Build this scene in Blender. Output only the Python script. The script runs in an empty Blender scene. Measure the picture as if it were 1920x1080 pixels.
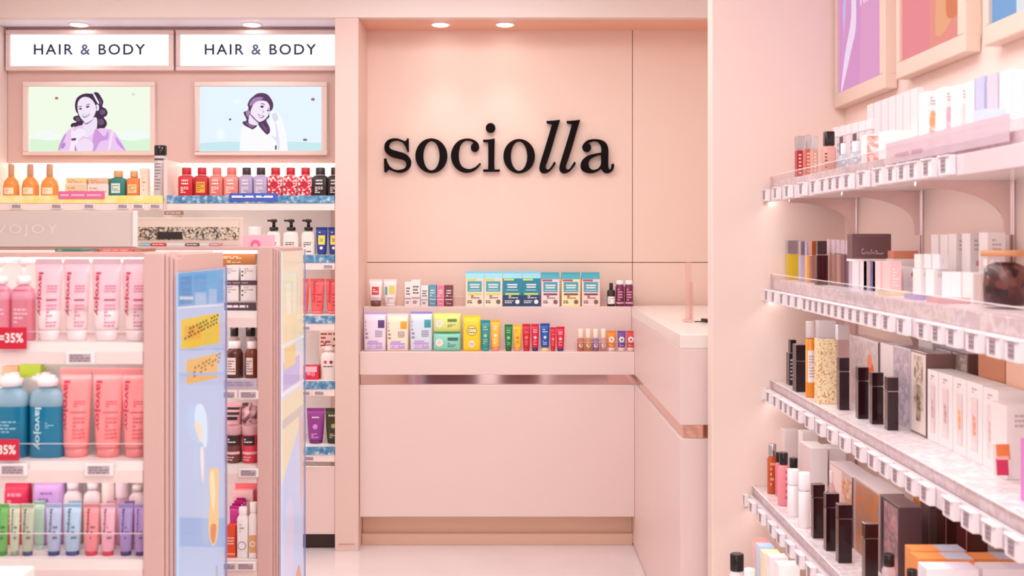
import bpy, math, random
from mathutils import Vector, noise
random.seed(7)
C = bpy.context.scene.collection
S = bpy.context.scene
F = 2000.0; CX, CY, EYE = 955.0, 446.0, 1.65      # focal length in px, vanishing point, eye height
R = math.radians
def PX(px, Y): return (px - CX) * Y / F
def PZ(py, Y): return EYE - (py - CY) * Y / F

# ------------------------------------------------------------------ camera, world, lights, exposure
cam = bpy.data.cameras.new('camera'); co = bpy.data.objects.new('camera', cam); C.objects.link(co); S.camera = co
co.location = (0, 0, EYE); co.rotation_euler = (R(90), 0, 0)
cam.sensor_width = 36; cam.lens = F / 1920 * 36
cam.shift_x = (960 - CX) / 1920; cam.shift_y = -(540 - CY) / 1920
cam.clip_start = .05; cam.clip_end = 60
cam.dof.use_dof = True; cam.dof.focus_distance = 5.2; cam.dof.aperture_fstop = 5.0
S.view_settings.view_transform = 'Standard'; S.view_settings.look = 'None'
S.view_settings.exposure = -0.30; S.view_settings.gamma = 1.0; S.view_settings.use_curve_mapping = False
S.cycles.max_bounces = 10; S.cycles.diffuse_bounces = 6; S.cycles.transparent_max_bounces = 24
S.cycles.caustics_reflective = False; S.cycles.caustics_refractive = False
S.cycles.sample_clamp_indirect = 4.0
W = bpy.data.worlds.new('world'); S.world = W; W.use_nodes = True
W.node_tree.nodes['Background'].inputs[0].default_value = (.96, .98, 1, 1)
W.node_tree.nodes['Background'].inputs[1].default_value = 2.5
def area(name, loc, size, power, rot=(0, 0, 0), col=(.95, .975, 1), sy=None):
    l = bpy.data.lights.new(name, 'AREA'); l.energy = power; l.color = col; l.shape = 'RECTANGLE'
    l.size = size; l.size_y = sy or size
    o = bpy.data.objects.new(name, l); C.objects.link(o); o.location = loc; o.rotation_euler = rot; return o
area('ceiling_lamp', (-.15, .6, 3.05), 1.5, 40, sy=1.5)
area('ceiling_lamp', (.1, 2.3, 3.05), 1.0, 34, sy=1.8)
area('ceiling_lamp', (-.25, 4.5, 3.05), 1.2, 30, sy=.9)
area('ceiling_lamp', (-2.0, 4.3, 3.05), 1.0, 20, sy=1.2)
def spot(name, loc, power, ang, col=(1, .95, .93), blend=1):
    l = bpy.data.lights.new(name, 'SPOT'); l.energy = power; l.spot_size = R(ang); l.spot_blend = blend
    l.shadow_soft_size = .035; l.color = col
    o = bpy.data.objects.new(name, l); C.objects.link(o); o.location = loc; return o

# ------------------------------------------------------------------ materials
def lin(c):
    c = c / 255.0
    return c / 12.92 if c <= .04045 else ((c + .055) / 1.055) ** 2.4
_M = {}
def M(spec):
    """(r,g,b) satin | ('metal'|'gloss'|'matte'|'liq'|'emi'|'wall'|'glass'|..., r,g,b[,x])"""
    if isinstance(spec, bpy.types.Material): return spec
    if spec in _M: return _M[spec]
    kind, rgb = ('satin', spec[:3]) if not isinstance(spec[0], str) else (spec[0], spec[1:4])
    x = spec[4] if isinstance(spec[0], str) and len(spec) > 4 else None
    m = bpy.data.materials.new('%s_%d_%d_%d' % ((kind,) + tuple(int(v) for v in rgb))); m.use_nodes = True
    nt = m.node_tree; N = nt.nodes; L = nt.links; b = N['Principled BSDF']; out = N['Material Output']
    col = (lin(rgb[0]), lin(rgb[1]), lin(rgb[2]), 1)
    b.inputs['Base Color'].default_value = col
    b.inputs['Roughness'].default_value = {'satin': .42, 'gloss': .12, 'matte': .8, 'metal': .22, 'wall': .55}.get(kind, .4)
    if kind == 'matte': b.inputs['Specular IOR Level'].default_value = .15
    if kind == 'metal': b.inputs['Metallic'].default_value = 1
    if kind == 'mirror': b.inputs['Metallic'].default_value = 1; b.inputs['Roughness'].default_value = .07
    def tex(t, **kw):
        tc = N.new('ShaderNodeTexCoord'); n = N.new(t); L.new(tc.outputs['Object'], n.inputs['Vector'])
        for k, v in kw.items(): n.inputs[k].default_value = v
        return n
    def ramp(src, stops):
        r = N.new('ShaderNodeValToRGB'); L.new(src, r.inputs[0]); e = r.color_ramp.elements
        while len(e) < len(stops): e.new(.5)
        for el, (p, c) in zip(e, stops):
            el.position = p; el.color = (lin(c[0]), lin(c[1]), lin(c[2]), 1)
        return r
    if kind == 'wall':
        n = tex('ShaderNodeTexNoise', Scale=90.0, Detail=3.0)
        bp = N.new('ShaderNodeBump'); bp.inputs['Strength'].default_value = .03; L.new(n.outputs[0], bp.inputs['Height']); L.new(bp.outputs[0], b.inputs['Normal'])
        b.inputs['Roughness'].default_value = x if x is not None else .45
    elif kind == 'floor':
        n = tex('ShaderNodeTexNoise', Scale=3.0, Detail=6.0)
        r = ramp(n.outputs[0], [(.3, rgb), (.7, tuple(min(255, v + 6) for v in rgb))]); L.new(r.outputs[0], b.inputs['Base Color'])
        b.inputs['Roughness'].default_value = .16
    elif kind in ('liq', 'glass'):
        tr = N.new('ShaderNodeBsdfTransparent'); mx = N.new('ShaderNodeMixShader')
        tr.inputs[0].default_value = col; mx.inputs[0].default_value = x if x is not None else (.6 if kind == 'liq' else .12)
        b.inputs['Roughness'].default_value = .08
        L.new(tr.outputs[0], mx.inputs[1]); L.new(b.outputs[0], mx.inputs[2]); L.new(mx.outputs[0], out.inputs[0])
    elif kind == 'acrylic':
        tr = N.new('ShaderNodeBsdfTransparent'); gl = N.new('ShaderNodeBsdfGlossy'); mx = N.new('ShaderNodeMixShader'); fr = N.new('ShaderNodeLayerWeight')
        tr.inputs[0].default_value = (.97, .95, .955, 1); gl.inputs['Roughness'].default_value = .05; fr.inputs['Blend'].default_value = .22; mm = N.new('ShaderNodeMath'); mm.operation = 'MULTIPLY'; mm.inputs[1].default_value = .22
        L.new(fr.outputs[1], mm.inputs[0]); L.new(mm.outputs[0], mx.inputs[0]); L.new(tr.outputs[0], mx.inputs[1]); L.new(gl.outputs[0], mx.inputs[2]); L.new(mx.outputs[0], out.inputs[0])
    elif kind == 'emi':
        b.inputs['Emission Color'].default_value = col; b.inputs['Emission Strength'].default_value = x if x is not None else 1
        b.inputs['Base Color'].default_value = (0, 0, 0, 1) if (x or 1) <= 1.5 else (.8, .8, .8, 1)
        b.inputs['Roughness'].default_value = .3
        if (x or 1) <= 1.5: b.inputs['Specular IOR Level'].default_value = .15
    elif kind == 'trans':   # milky translucent plastic
        b.inputs['Roughness'].default_value = .25; b.inputs['Subsurface Weight'].default_value = .4
        b.inputs['Subsurface Radius'].default_value = (.02, .01, .01); b.inputs['Subsurface Scale'].default_value = .5
    elif kind == 'wave':    # printed water strip
        n = tex('ShaderNodeTexNoise', Scale=42.0, Detail=5.0)
        r = ramp(n.outputs[0], [(.36, (62, 120, 166)), (.52, (98, 154, 190)), (.68, (200, 220, 232))]); L.new(r.outputs[0], b.inputs['Base Color'])
    elif kind == 'yellowstrip':
        n = tex('ShaderNodeTexNoise', Scale=16.0, Detail=4.0)
        r = ramp(n.outputs[0], [(.35, (244, 226, 110)), (.65, (252, 244, 190))]); L.new(r.outputs[0], b.inputs['Base Color'])
    elif kind == 'confetti':
        n = tex('ShaderNodeTexVoronoi', Scale=190.0)
        r = ramp(n.outputs['Color'], [(.2, (196, 140, 96)), (.35, (240, 214, 160)), (.75, (250, 232, 196)), (.95, (214, 160, 120))]); L.new(r.outputs[0], b.inputs['Base Color'])
    elif kind == 'print':   # dense photographic print of small packs
        n = tex('ShaderNodeTexVoronoi', Scale=170.0); n.distance = 'CHEBYCHEV'
        r = ramp(n.outputs['Color'], [(.18, (40, 34, 36)), (.4, (150, 138, 124)), (.6, (236, 222, 200)), (.85, (206, 196, 170))]); L.new(r.outputs[0], b.inputs['Base Color'])
    elif kind == 'floral':
        n = tex('ShaderNodeTexNoise', Scale=70.0, Detail=2.0)
        r = ramp(n.outputs[0], [(.44, (250, 232, 232)), (.5, rgb)]); L.new(r.outputs[0], b.inputs['Base Color'])
    elif kind == 'art':     # soft printed artwork: x = second colour
        n = tex('ShaderNodeTexNoise', Scale=26.0, Detail=5.0, Distortion=1.5)
        r = ramp(n.outputs[0], [(.42, rgb), (.58, x)]); L.new(r.outputs[0], b.inputs['Base Color']); b.inputs['Roughness'].default_value = .3
    elif kind == 'petal':
        n = tex('ShaderNodeTexVoronoi', Scale=60.0)
        r = ramp(n.outputs['Color'], [(.2, (38, 16, 18)), (.6, (86, 40, 38)), (.9, (120, 66, 54))]); L.new(r.outputs[0], b.inputs['Base Color'])
        bp = N.new('ShaderNodeBump'); bp.inputs['Strength'].default_value = .8; L.new(n.outputs['Distance'], bp.inputs['Height']); L.new(bp.outputs[0], b.inputs['Normal'])
    _M[spec] = m; return m

PINK = ('wall', 232, 212, 204); PINK2 = ('wall', 232, 204, 192); LPINK = ('wall', 242, 218, 207); WHITE = (246, 240, 238)
PANEL = ('wall', 231, 207, 201); BAR = (236, 206, 196); ACR = ('acrylic', 255, 255, 255); BLACK = ('gloss', 30, 20, 22)
INK = (60, 44, 52); GREY = (176, 160, 166); SILVER = ('metal', 226, 220, 222)

# ------------------------------------------------------------------ mesh builder
class MB:
    def __init__(s): s.v = []; s.f = []; s.mi = []; s.ms = []; s.sm = []
    def m(s, spec):
        if spec not in s.ms: s.ms.append(spec)
        return s.ms.index(spec)
    def add(s, vs, fs, spec, smooth=False):
        o = len(s.v); s.v += [tuple(p) for p in vs]; k = s.m(spec)
        for f in fs: s.f.append(tuple(i + o for i in f)); s.mi.append(k); s.sm.append(smooth)
        return s
    def box(s, x0, x1, y0, y1, z0, z1, spec, top=None, left=None):
        v = [(x, y, z) for z in (z0, z1) for y in (y0, y1) for x in (x0, x1)]
        s.add(v, [(0, 2, 3, 1), (0, 1, 5, 4), (1, 3, 7, 5), (3, 2, 6, 7)], spec)
        o = len(s.v) - 8
        for f, c in (((4, 5, 7, 6), top or spec), ((2, 0, 4, 6), left or spec)):
            s.f.append(tuple(i + o for i in f)); s.mi.append(s.m(c)); s.sm.append(False)
        return s
    def loft(s, rings, spec, seg=20, cx=0, cy=0, caps=True):
        vs = []; fs = []
        for (z, rx, ry, n) in rings:
            for k in range(seg):
                a = 2 * math.pi * (k + .5) / seg; c, d = math.cos(a), math.sin(a)
                vs.append((cx + rx * math.copysign(abs(c) ** (2 / n), c), cy + ry * math.copysign(abs(d) ** (2 / n), d), z))
        for i in range(len(rings) - 1):
            for k in range(seg):
                a, b = i * seg + k, i * seg + (k + 1) % seg; fs.append((a, b, b + seg, a + seg))
        s.add(vs, fs, spec, True)
        if caps:
            s.add(vs[:seg], [tuple(reversed(range(seg)))], spec); s.add(vs[-seg:], [tuple(range(seg))], spec)
        return s
    def prism(s, pts, y0, y1, spec, side=None):      # outline in x,z extruded along y
        n = len(pts)
        from mathutils.geometry import tessellate_polygon
        tri = tessellate_polygon([[Vector((p[0], p[1], 0)) for p in pts]])
        vs = [(p[0], y0, p[1]) for p in pts] + [(p[0], y1, p[1]) for p in pts]
        fs = [tuple(t) for t in tri] + [tuple(i + n for i in reversed(t)) for t in tri]
        s.add(vs, fs, spec)
        s.add(vs, [(i, (i + 1) % n, (i + 1) % n + n, i + n) for i in range(n)], side or spec); return s
    def flat(s, pts, y, spec):
        from mathutils.geometry import tessellate_polygon
        tri = tessellate_polygon([[Vector((p[0], p[1], 0)) for p in pts]])
        s.add([(p[0], y, p[1]) for p in pts], [tuple(t) for t in tri], spec); return s
    def mesh(s, name):
        me = bpy.data.meshes.new(name); me.from_pydata(s.v, [], s.f)
        for sp in s.ms: me.materials.append(M(sp))
        me.polygons.foreach_set('material_index', s.mi); me.polygons.foreach_set('use_smooth', s.sm)
        me.update()
        import bmesh
        bm = bmesh.new(); bm.from_mesh(me); bmesh.ops.remove_doubles(bm, verts=bm.verts, dist=1e-7)
        bmesh.ops.recalc_face_normals(bm, faces=bm.faces); bm.to_mesh(me); bm.free()
        return me
def link(name, me, parent=None, bevel=0):
    o = bpy.data.objects.new(name, me); C.objects.link(o); o.parent = parent
    if bevel:
        b = o.modifiers.new('bevel', 'BEVEL'); b.width = bevel; b.segments = 2; b.limit_method = 'ANGLE'; b.angle_limit = R(40)
        b.harden_normals = False
    return o
def struct(name, mb, bevel=0):
    o = link(name, mb.mesh(name), None, bevel); o['kind'] = 'structure'; return o
def tag(o, label, cat, group=None):
    o['label'] = label; o['category'] = cat
    if group: o['group'] = group
    return o
def empty(name, loc=(0, 0, 0), rz=0):
    o = bpy.data.objects.new(name, None); C.objects.link(o); o.location = loc; o.rotation_euler = (0, 0, rz); o.empty_display_size = .05; return o
_used = {}
def thing(name, label, cat, parts, loc, rz=0, group=None, rx=0):
    """parts: [(part name, mesh, bevel, [(sub-part name, mesh, bevel)])]"""
    if label in _used: print('DUPLABEL', label)
    _used[label] = 1
    loc = (loc[0], loc[1], loc[2] + .0004); n = len(label.split())
    if n < 4 or n > 16: print('LABELLEN', n, label)
    if len(parts) == 1 and not (len(parts[0]) > 3 and parts[0][3]):
        o = link(name, parts[0][1], None, parts[0][2]); o.location = loc; o.rotation_euler = (rx, 0, rz)
        return tag(o, label, cat, group)
    r = empty(name, loc, rz); r.rotation_euler = (rx, 0, rz); tag(r, label, cat, group)
    for p in parts:
        c = link(p[0], p[1], r, p[2])
        if len(p) > 3:
            for q in p[3]: link(q[0], q[1], c, q[2])
    return r
ORD = 'first second third fourth fifth sixth seventh eighth ninth tenth eleventh twelfth thirteenth fourteenth fifteenth sixteenth seventeenth eighteenth nineteenth twentieth twenty-first twenty-second twenty-third twenty-fourth twenty-fifth twenty-sixth twenty-seventh twenty-eighth twenty-ninth thirtieth'.split()

# ------------------------------------------------------------------ text
_T = {}
def textgeo(s, bold=0.0, space=1.0):
    k = (s, bold, space)
    if k in _T: return _T[k]
    cu = bpy.data.curves.new('t', 'FONT'); cu.body = s; cu.size = 1; cu.offset = bold; cu.space_character = space; cu.resolution_u = 3
    o = bpy.data.objects.new('t', cu); C.objects.link(o)
    dg = bpy.context.evaluated_depsgraph_get(); me = bpy.data.meshes.new_from_object(o.evaluated_get(dg))
    vs = [(v.co.x, v.co.y) for v in me.vertices]; fs = [tuple(p.vertices) for p in me.polygons]
    bpy.data.objects.remove(o); bpy.data.curves.remove(cu); bpy.data.meshes.remove(me)
    x0 = min(v[0] for v in vs); x1 = max(v[0] for v in vs); y0 = min(v[1] for v in vs); y1 = max(v[1] for v in vs)
    r = ([((a - x0) / (x1 - x0), (b - y0) / (y1 - y0)) for a, b in vs], fs, (x1 - x0) / (y1 - y0))
    _T[k] = r; return r
def smooth_outline(pts, n=6):
    """closed outline; a third value 1 marks a corner, other points are smoothed"""
    P = [(p[0], p[1]) for p in pts]; K = [len(p) > 2 for p in pts]; N = len(P); out = []
    for i in range(N):
        p1, p2 = P[i], P[(i + 1) % N]
        p0 = P[i - 1] if not K[i] else p1; p3 = P[(i + 2) % N] if not K[(i + 1) % N] else p2
        if K[i] and K[(i + 1) % N]: out.append(p1); continue
        for j in range(n):
            t = j / n
            out.append(tuple(.5 * ((2 * p1[q]) + (-p0[q] + p2[q]) * t + (2 * p0[q] - 5 * p1[q] + 4 * p2[q] - p3[q]) * t * t + (-p0[q] + 3 * p1[q] - 3 * p2[q] + p3[q]) * t ** 3) for q in (0, 1)))
    return out

# ------------------------------------------------------------------ printed marks that follow a front surface
def interp(rings, z):
    if z <= rings[0][0]: return rings[0][1:]
    for a, b in zip(rings, rings[1:]):
        if z <= b[0]:
            t = (z - a[0]) / max(1e-9, b[0] - a[0]); return tuple(a[i] + (b[i] - a[i]) * t for i in (1, 2, 3))
    return rings[-1][1:]
def frontfn(rings):
    def f(x, z):
        rx, ry, n = interp(rings, z); q = min(.97, abs(x / max(rx, 1e-6)))
        return -ry * (1 - q ** n) ** (1 / n)
    return f
def deco(items, w, h, front, curved=True, lift=.0006):
    """items: ('r',u0,v0,u1,v1,mat) ('c',u,v,r,mat) ('t',text,u0,v0,u1,v1,mat[,'v'|'d']) ('l',u0,v0,u1,v1,rows,mat)"""
    mb = MB(); L = 0
    def rect(u0, v0, u1, v1, mt, dy):
        nx = 6 if curved else 1; nz = 4 if curved else 1; vs = []; fs = []
        for j in range(nz + 1):
            for i in range(nx + 1):
                x = (u0 + (u1 - u0) * i / nx) * w / 2; z = (v0 + (v1 - v0) * j / nz) * h; vs.append((x, front(x, z) - dy, z))
        for j in range(nz):
            for i in range(nx):
                a = j * (nx + 1) + i; fs.append((a, a + 1, a + nx + 2, a + nx + 1))
        mb.add(vs, fs, mt, curved)
    for it in items:
        L += 1; dy = lift * (1 + .35 * L)
        if it[0] == 'r': rect(*it[1:5], it[5], dy)
        elif it[0] == 'c':
            _, u, v, r, mt = it; pts = [(u * w / 2 + r * math.cos(a * math.pi / 10), v * h + r * math.sin(a * math.pi / 10)) for a in range(20)]
            mb.add([(p[0], front(*p) - dy, p[1]) for p in pts], [tuple(range(20))], mt)
        elif it[0] == 'l':      # rows of unreadable small print
            _, u0, v0, u1, v1, rows, mt = it; rnd = random.Random(str(it))
            for k in range(rows):
                v = v1 - (v1 - v0) * (k + .5) / rows; hh = (v1 - v0) / rows * .24; u = u0
                while u < u1 - .02:
                    ww = min(u1 - u, rnd.uniform(.12, .34) * (u1 - u0)); rect(u, v - hh, u + ww, v + hh, mt, dy); u += ww + .06 * (u1 - u0)
                    if rnd.random() < .18: break
        elif it[0] == 't':
            _, s, u0, v0, u1, v1, mt = it[:7]; vert = len(it) > 7
            vs, fs, asp = textgeo(s, .022)
            out = []
            for a, b in vs:
                if vert: u, v = u0 + (u1 - u0) * b, v1 - (v1 - v0) * a
                else: u, v = u0 + (u1 - u0) * a, v0 + (v1 - v0) * b
                x, z = u * w / 2, v * h; out.append((x, front(x, z) - dy, z))
            mb.add(out, fs, mt)
    return mb.mesh('print')
def flatfront(d): return lambda x, z: -d / 2

# ------------------------------------------------------------------ products (local: base centre at origin, front = -Y)
def cache(fn):
    st = {}
    def g(*a, **k):
        key = (a, tuple(sorted(k.items())))
        if key not in st: st[key] = fn(*a, **k)
        return st[key]
    return g
def q(v): return round(v, 4)
@cache
def carton(w, d, h, col, items=(), side=None, top=None, left=None):
    mb = MB().box(-w/2, w/2, -d/2, d/2, 0, h, col, top=top, left=left or side)
    mb.box(-w/2 + .002, w/2 - .002, -d/2 + .001, -d/2 + .0022, h, h + .0006, top or col)      # tuck flap edge
    parts = [('box_body', mb.mesh('box_body'), .0012)]
    if items: parts.append(('printed_front', deco(items, w, h, flatfront(d), False), 0))
    return parts
@cache
def gable(w, d, h, col, topcol, items=()):
    g = .80 * h
    mb = MB().box(-w/2, w/2, -d/2, d/2, 0, g, col)
    roof = MB(); v = [(-w/2, -d/2, g), (w/2, -d/2, g), (w/2, d/2, g), (-w/2, d/2, g), (-w/2, -.004, h*.94), (w/2, -.004, h*.94), (w/2, .004, h*.94), (-w/2, .004, h*.94)]
    roof.add(v, [(0, 1, 5, 4), (1, 2, 6, 5), (2, 3, 7, 6), (3, 0, 4, 7)], topcol).box(-w/2, w/2, -.003, .003, h*.93, h, topcol)
    parts = [('box_body', mb.mesh('box_body'), .0012), ('gable_top', roof.mesh('gable_top'), 0)]
    if items: parts.append(('printed_front', deco(items, w, h, flatfront(d), False), 0))
    return parts
@cache
def pack(w, d, h, col, items=(), crimp=None):
    rings = [(0, .47*w, .30*d, 4), (.03*h, .495*w, .42*d, 4), (.2*h, .5*w, .5*d, 4), (.75*h, .5*w, .48*d, 4), (.9*h, .5*w, .30*d, 4), (.945*h, .5*w, .05*d, 4)]
    mb = MB().loft(rings, col, 24)
    parts = [('pouch_body', mb.mesh('pouch_body'), 0), ('top_seal', MB().box(-w/2, w/2, -.0012, .0012, .94*h, h, crimp or col).mesh('top_seal'), 0)]
    if items: parts.append(('printed_front', deco(items, w, h, frontfn(rings)), 0))
    return parts
@cache
def tube(w, h, col, cap=(245, 240, 240), items=(), base=None, caph=.1):
    c = caph * h; rb = .40 * w
    rings = [(c, rb*.96, rb*.8, 2), (c + .03*h, rb, rb*.82, 2), (.45*h, .45*w, rb*.62, 2.1), (.8*h, .49*w, rb*.26, 2.3), (.93*h, .5*w, .0016, 3)]
    mb = MB()
    if base: 
        mid = interp(rings, .36*h); r1 = [r for r in rings if r[0] < .36*h] + [(.36*h,) + mid]; r2 = [(.36*h,) + mid] + [r for r in rings if r[0] > .36*h]
        mb.loft(r1, base, 22); mb.loft(r2, col, 22)
    else: mb.loft(rings, col, 22)
    seal = MB().box(-w/2, w/2, -.0014, .0014, .93*h, h, col)
    for k in range(4): seal.box(-w/2, w/2, -.0019, .0019, h*(.938 + .015*k), h*(.942 + .015*k), col)
    parts = [('tube_body', mb.mesh('tube_body'), 0), ('crimped_end', seal.mesh('crimped_end'), 0),
             ('cap', MB().loft([(0, rb*.86, rb*.7, 2), (.01*h, rb*.9, rb*.74, 2), (c, rb*.93, rb*.77, 2)], cap, 22).mesh('cap'), 0)]
    if items: parts.append(('printed_label', deco(items, w, h, frontfn(rings)), 0))
    return parts
@cache
def pump(w, h, col, capcol, items=(), d=None, n=3.2, upper=None, body=.68):
    d = d or w*.7; b = body*h; rx, ry = w/2, d/2
    rings = [(0, rx*.92, ry*.92, n), (.015*h, rx, ry, n), (b*.8, rx, ry, n), (b*.91, rx*.9, ry*.92, n*.85), (b*.97, rx*.55, ry*.65, 2.2), (b, rx*.32, rx*.32, 2)]
    mb = MB()
    if upper:
        mid = interp(rings, b*.72); mb.loft([r for r in rings if r[0] < b*.72] + [(b*.72,) + mid], col, 24); mb.loft([(b*.72,) + mid] + [r for r in rings if r[0] > b*.72], upper, 24)
    else: mb.loft(rings, col, 24)
    rc = min(rx*.62, .024)
    collar = MB().loft([(b, rc, rc, 2), (b + .09*h, rc, rc, 2), (b + .1*h, rc*.7, rc*.7, 2)], capcol, 18)
    head = MB().loft([(b + .1*h, rc*.36, rc*.36, 2), (h - .07*h, rc*.36, rc*.36, 2)], capcol, 12)
    head.loft([(h - .085*h, rc*.75, rc*.75, 2.4), (h - .01*h, rc*.7, rc*.7, 2.4), (h, rc*.55, rc*.55, 2.4)], capcol, 14)
    head.box(-rx*.9, 0, -.005, .005, h - .065*h, h - .015*h, capcol)
    parts = [('bottle_body', mb.mesh('bottle_body'), 0), ('collar', collar.mesh('collar'), 0), ('pump_head', head.mesh('pump_head'), 0)]
    if items: parts.append(('printed_label', deco(items, w, h, frontfn(rings)), 0))
    return parts
@cache
def bottle(w, h, col, capcol, items=(), d=None, n=2, body=.75, capw=.5, capn=2, upper=None, split=.7, shoulder=.9, neckcol=None):
    d = d or w; b = body*h; rx, ry = w/2, d/2; cr = capw*rx; cy_ = min(cr, ry*.95)
    rings = [(0, rx*.94, ry*.94, n), (.012*h, rx, ry, n), (b*shoulder, rx, ry, n), (b*(shoulder + (1-shoulder)*.5), rx*.86, ry*.86, max(2, n*.8)), (b*.985, cr*.92, cy_*.92, 2), (b, cr*.86, cy_*.86, 2)]
    mb = MB()
    if upper:
        zs = split*b; mid = interp(rings, zs); mb.loft([r for r in rings if r[0] < zs] + [(zs,) + mid], col, 24); mb.loft([(zs,) + mid] + [r for r in rings if r[0] > zs], upper, 24)
    else: mb.loft(rings, col, 24)
    cap = MB().loft([(b, cr*.97, cy_*.97, capn), (b + .01*h, cr, cy_, capn), (h*.985, cr, cy_, capn), (h, cr*.9, cy_*.9, capn)], capcol, 22)
    parts = [('bottle_body', mb.mesh('bottle_body'), 0), ('cap', cap.mesh('cap'), 0)]
    if neckcol: parts.append(('neck_ring', MB().loft([(b - .012*h, cr*1.02, cy_*1.02, 2), (b + .004*h, cr*1.04, cy_*1.04, 2)], neckcol, 20).mesh('neck_ring'), 0))
    if items: parts.append(('printed_label', deco(items, w, h, frontfn(rings)), 0))
    return parts
@cache
def perfume(w, d, h, col, capcol, items=(), split=.72, ring=None, capin=0, side=None, left=None):
    b = split*h
    parts = [('bottle_body', MB().box(-w/2, w/2, -d/2, d/2, 0, b - .002, col, left=left or side).mesh('bottle_body'), .0018),
             ('cap', MB().box(-w/2 + capin, w/2 - capin, -d/2 + capin, d/2 - capin, b, h, capcol, top=ring).mesh('cap'), .0014),
             ('collar', MB().box(-w/2*.8, w/2*.8, -d/2*.8, d/2*.8, b - .002, b, ring or SILVER).mesh('collar'), 0)]
    if items: parts.append(('printed_label', deco(items, w, h, flatfront(d), False), 0))
    return parts
@cache
def jar(w, h, col, lid, items=(), lidh=.25, lw=1.04, body=None):
    r = w/2; b = h*(1 - lidh)
    rings = [(0, r*.92, r*.92, 2), (.04*h, r, r, 2), (b, r, r, 2)]
    parts = [('jar_body', MB().loft(rings, col, 28).mesh('jar_body'), 0), ('lid', MB().loft([(b, r*lw*.98, r*lw*.98, 2), (b + .02*h, r*lw, r*lw, 2), (h*.98, r*lw, r*lw, 2), (h, r*lw*.95, r*lw*.95, 2)], lid, 28).mesh('lid'), 0)]
    if body: parts.append(('contents', MB().loft([(.06*h, r*.9, r*.9, 2), (b*.45, r*.93, r*.93, 2), (b*.8, r*.85, r*.85, 2), (b*.88, r*.4, r*.4, 2)], body, 28).mesh('contents'), 0))
    if items: parts.append(('printed_label', deco(items, w, h, frontfn(rings)), 0))
    return parts

# placing: by the outline seen in the photograph at the thing's true distance
def put(fn, name, label, cat, px0, px1, pyt, Y, z, group=None, d=None, rz=0, **kw):
    w = q((px1 - px0) * Y / F); h = q(PZ(pyt, Y) - z)
    fnn = fn.__name__ if hasattr(fn, '__name__') else ''
    if fn in (carton, gable, pack, perfume): parts = fn(w, q(d or w*.6), h, **kw) if True else None; dd = d or w*.6
    elif fn in (tube, jar): parts = fn(w, h, **kw); dd = w*.75 if fn is tube else w
    else:
        parts = fn(w, h, d=q(d) if d else None, **kw); dd = d or w
    return thing(name, label, cat, parts, (PX((px0 + px1)/2, Y), Y + dd/2, z), rz, group)

# ================================================================== THE SETTING
WALLY = 5.97; FR = 5.62; RX = 1.262; ZC = 3.1
struct('floor', MB().box(-2.95, 1.45, -2.2, 6.15, -.1, 0, ('floor', 228, 214, 214)))
struct('ceiling', MB().box(-2.95, 1.45, -2.2, 6.15, ZC, ZC + .1, ('wall', 238, 238, 234)))
struct('wall_left', MB().box(-2.95, -2.80, -2.2, 6.15, 0, ZC, PINK))
struct('wall_right', MB().box(RX, 1.42, -2.2, 4.012, 0, ZC, ('wall', 246, 222, 212)))
XW0 = PX(1335, 4.012)
struct('wall_corner', MB().box(XW0, 2.4, 4.012, 4.10, 0, ZC, LPINK), .003)
struct('wall_side', MB().box(2.3, 2.4, 4.10, 6.15, 0, ZC, LPINK))
# back wall: panelled, with open joints at the sign
sx = PX(1186, WALLY); sz = PZ(492, WALLY); j = .0035
bw = MB()
for (a, b) in ((-.80 - .2, sx - j/2), (sx + j/2, 2.3)):
    for (c, e) in ((0, sz - j/2), (sz + j/2, ZC)):
        bw.box(a, b, WALLY, WALLY + .03, c, e, ('wall', 234, 204, 190))
struct('wall_back', bw, .002)
struct('wall_behind', MB().box(-2.95, 2.4, WALLY + .03, 6.15, 0, ZC, ('wall', 182, 134, 116)))
struct('wall_shelving', MB().box(-2.80, -1.0, WALLY, WALLY + .03, 0, ZC, ('wall', 250, 242, 240)))
ZS = PZ(33, FR)             # soffit height
xp0, xp1 = PX(628, FR), PX(672, FR)
struct('trim_1', MB().box(-2.80, XW0 + .5, FR, FR + .06, ZS, ZC, ('wall', 233, 215, 208)), .003)               # header
struct('trim_2', MB().box(-.86, 2.3, FR + .06, WALLY, ZS, ZS + .05, ('wall', 238, 184, 160)))                  # alcove soffit
struct('trim_3', MB().box(-2.80, -.92, FR + .06, WALLY, ZS, ZS + .05, ('wall', 244, 238, 252)))                # shelving soffit
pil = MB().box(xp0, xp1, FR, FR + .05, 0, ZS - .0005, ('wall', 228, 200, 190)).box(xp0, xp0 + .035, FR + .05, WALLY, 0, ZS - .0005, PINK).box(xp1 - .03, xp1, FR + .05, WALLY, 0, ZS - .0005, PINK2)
pil.box(xp0 + .02, xp1 - .02, FR - .004, FR, .035, .039, (206, 150, 128))
struct('pillar', pil, .004)
struct('pillar', MB().box(-2.80, -2.776, FR, WALLY, 0, ZS - .0005, ('wall', 233, 215, 208)), .004)
struct('baseboard_back', MB().box(xp1, .70, 5.80, 5.83, 0, .085, ('wall', 228, 194, 172)), .002)

struct('reflection_blocks', MB().box(-2.8, -1.5, -2.15, -2.05, 0, 2.2, ('wall', 120, 84, 88)).box(.5, RX - .001, -2.15, -2.05, 0, 2.2, ('wall', 130, 92, 94)).box(-1.15, -.35, -.9, -.35, 0, .5, ('wall', 110, 72, 84)).box(-.12, .35, -1.1, -.5, 0, .5, ('wall', 120, 80, 90)))  # unseen dark blocks added behind the camera to darken the mirror band's reflection
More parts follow.
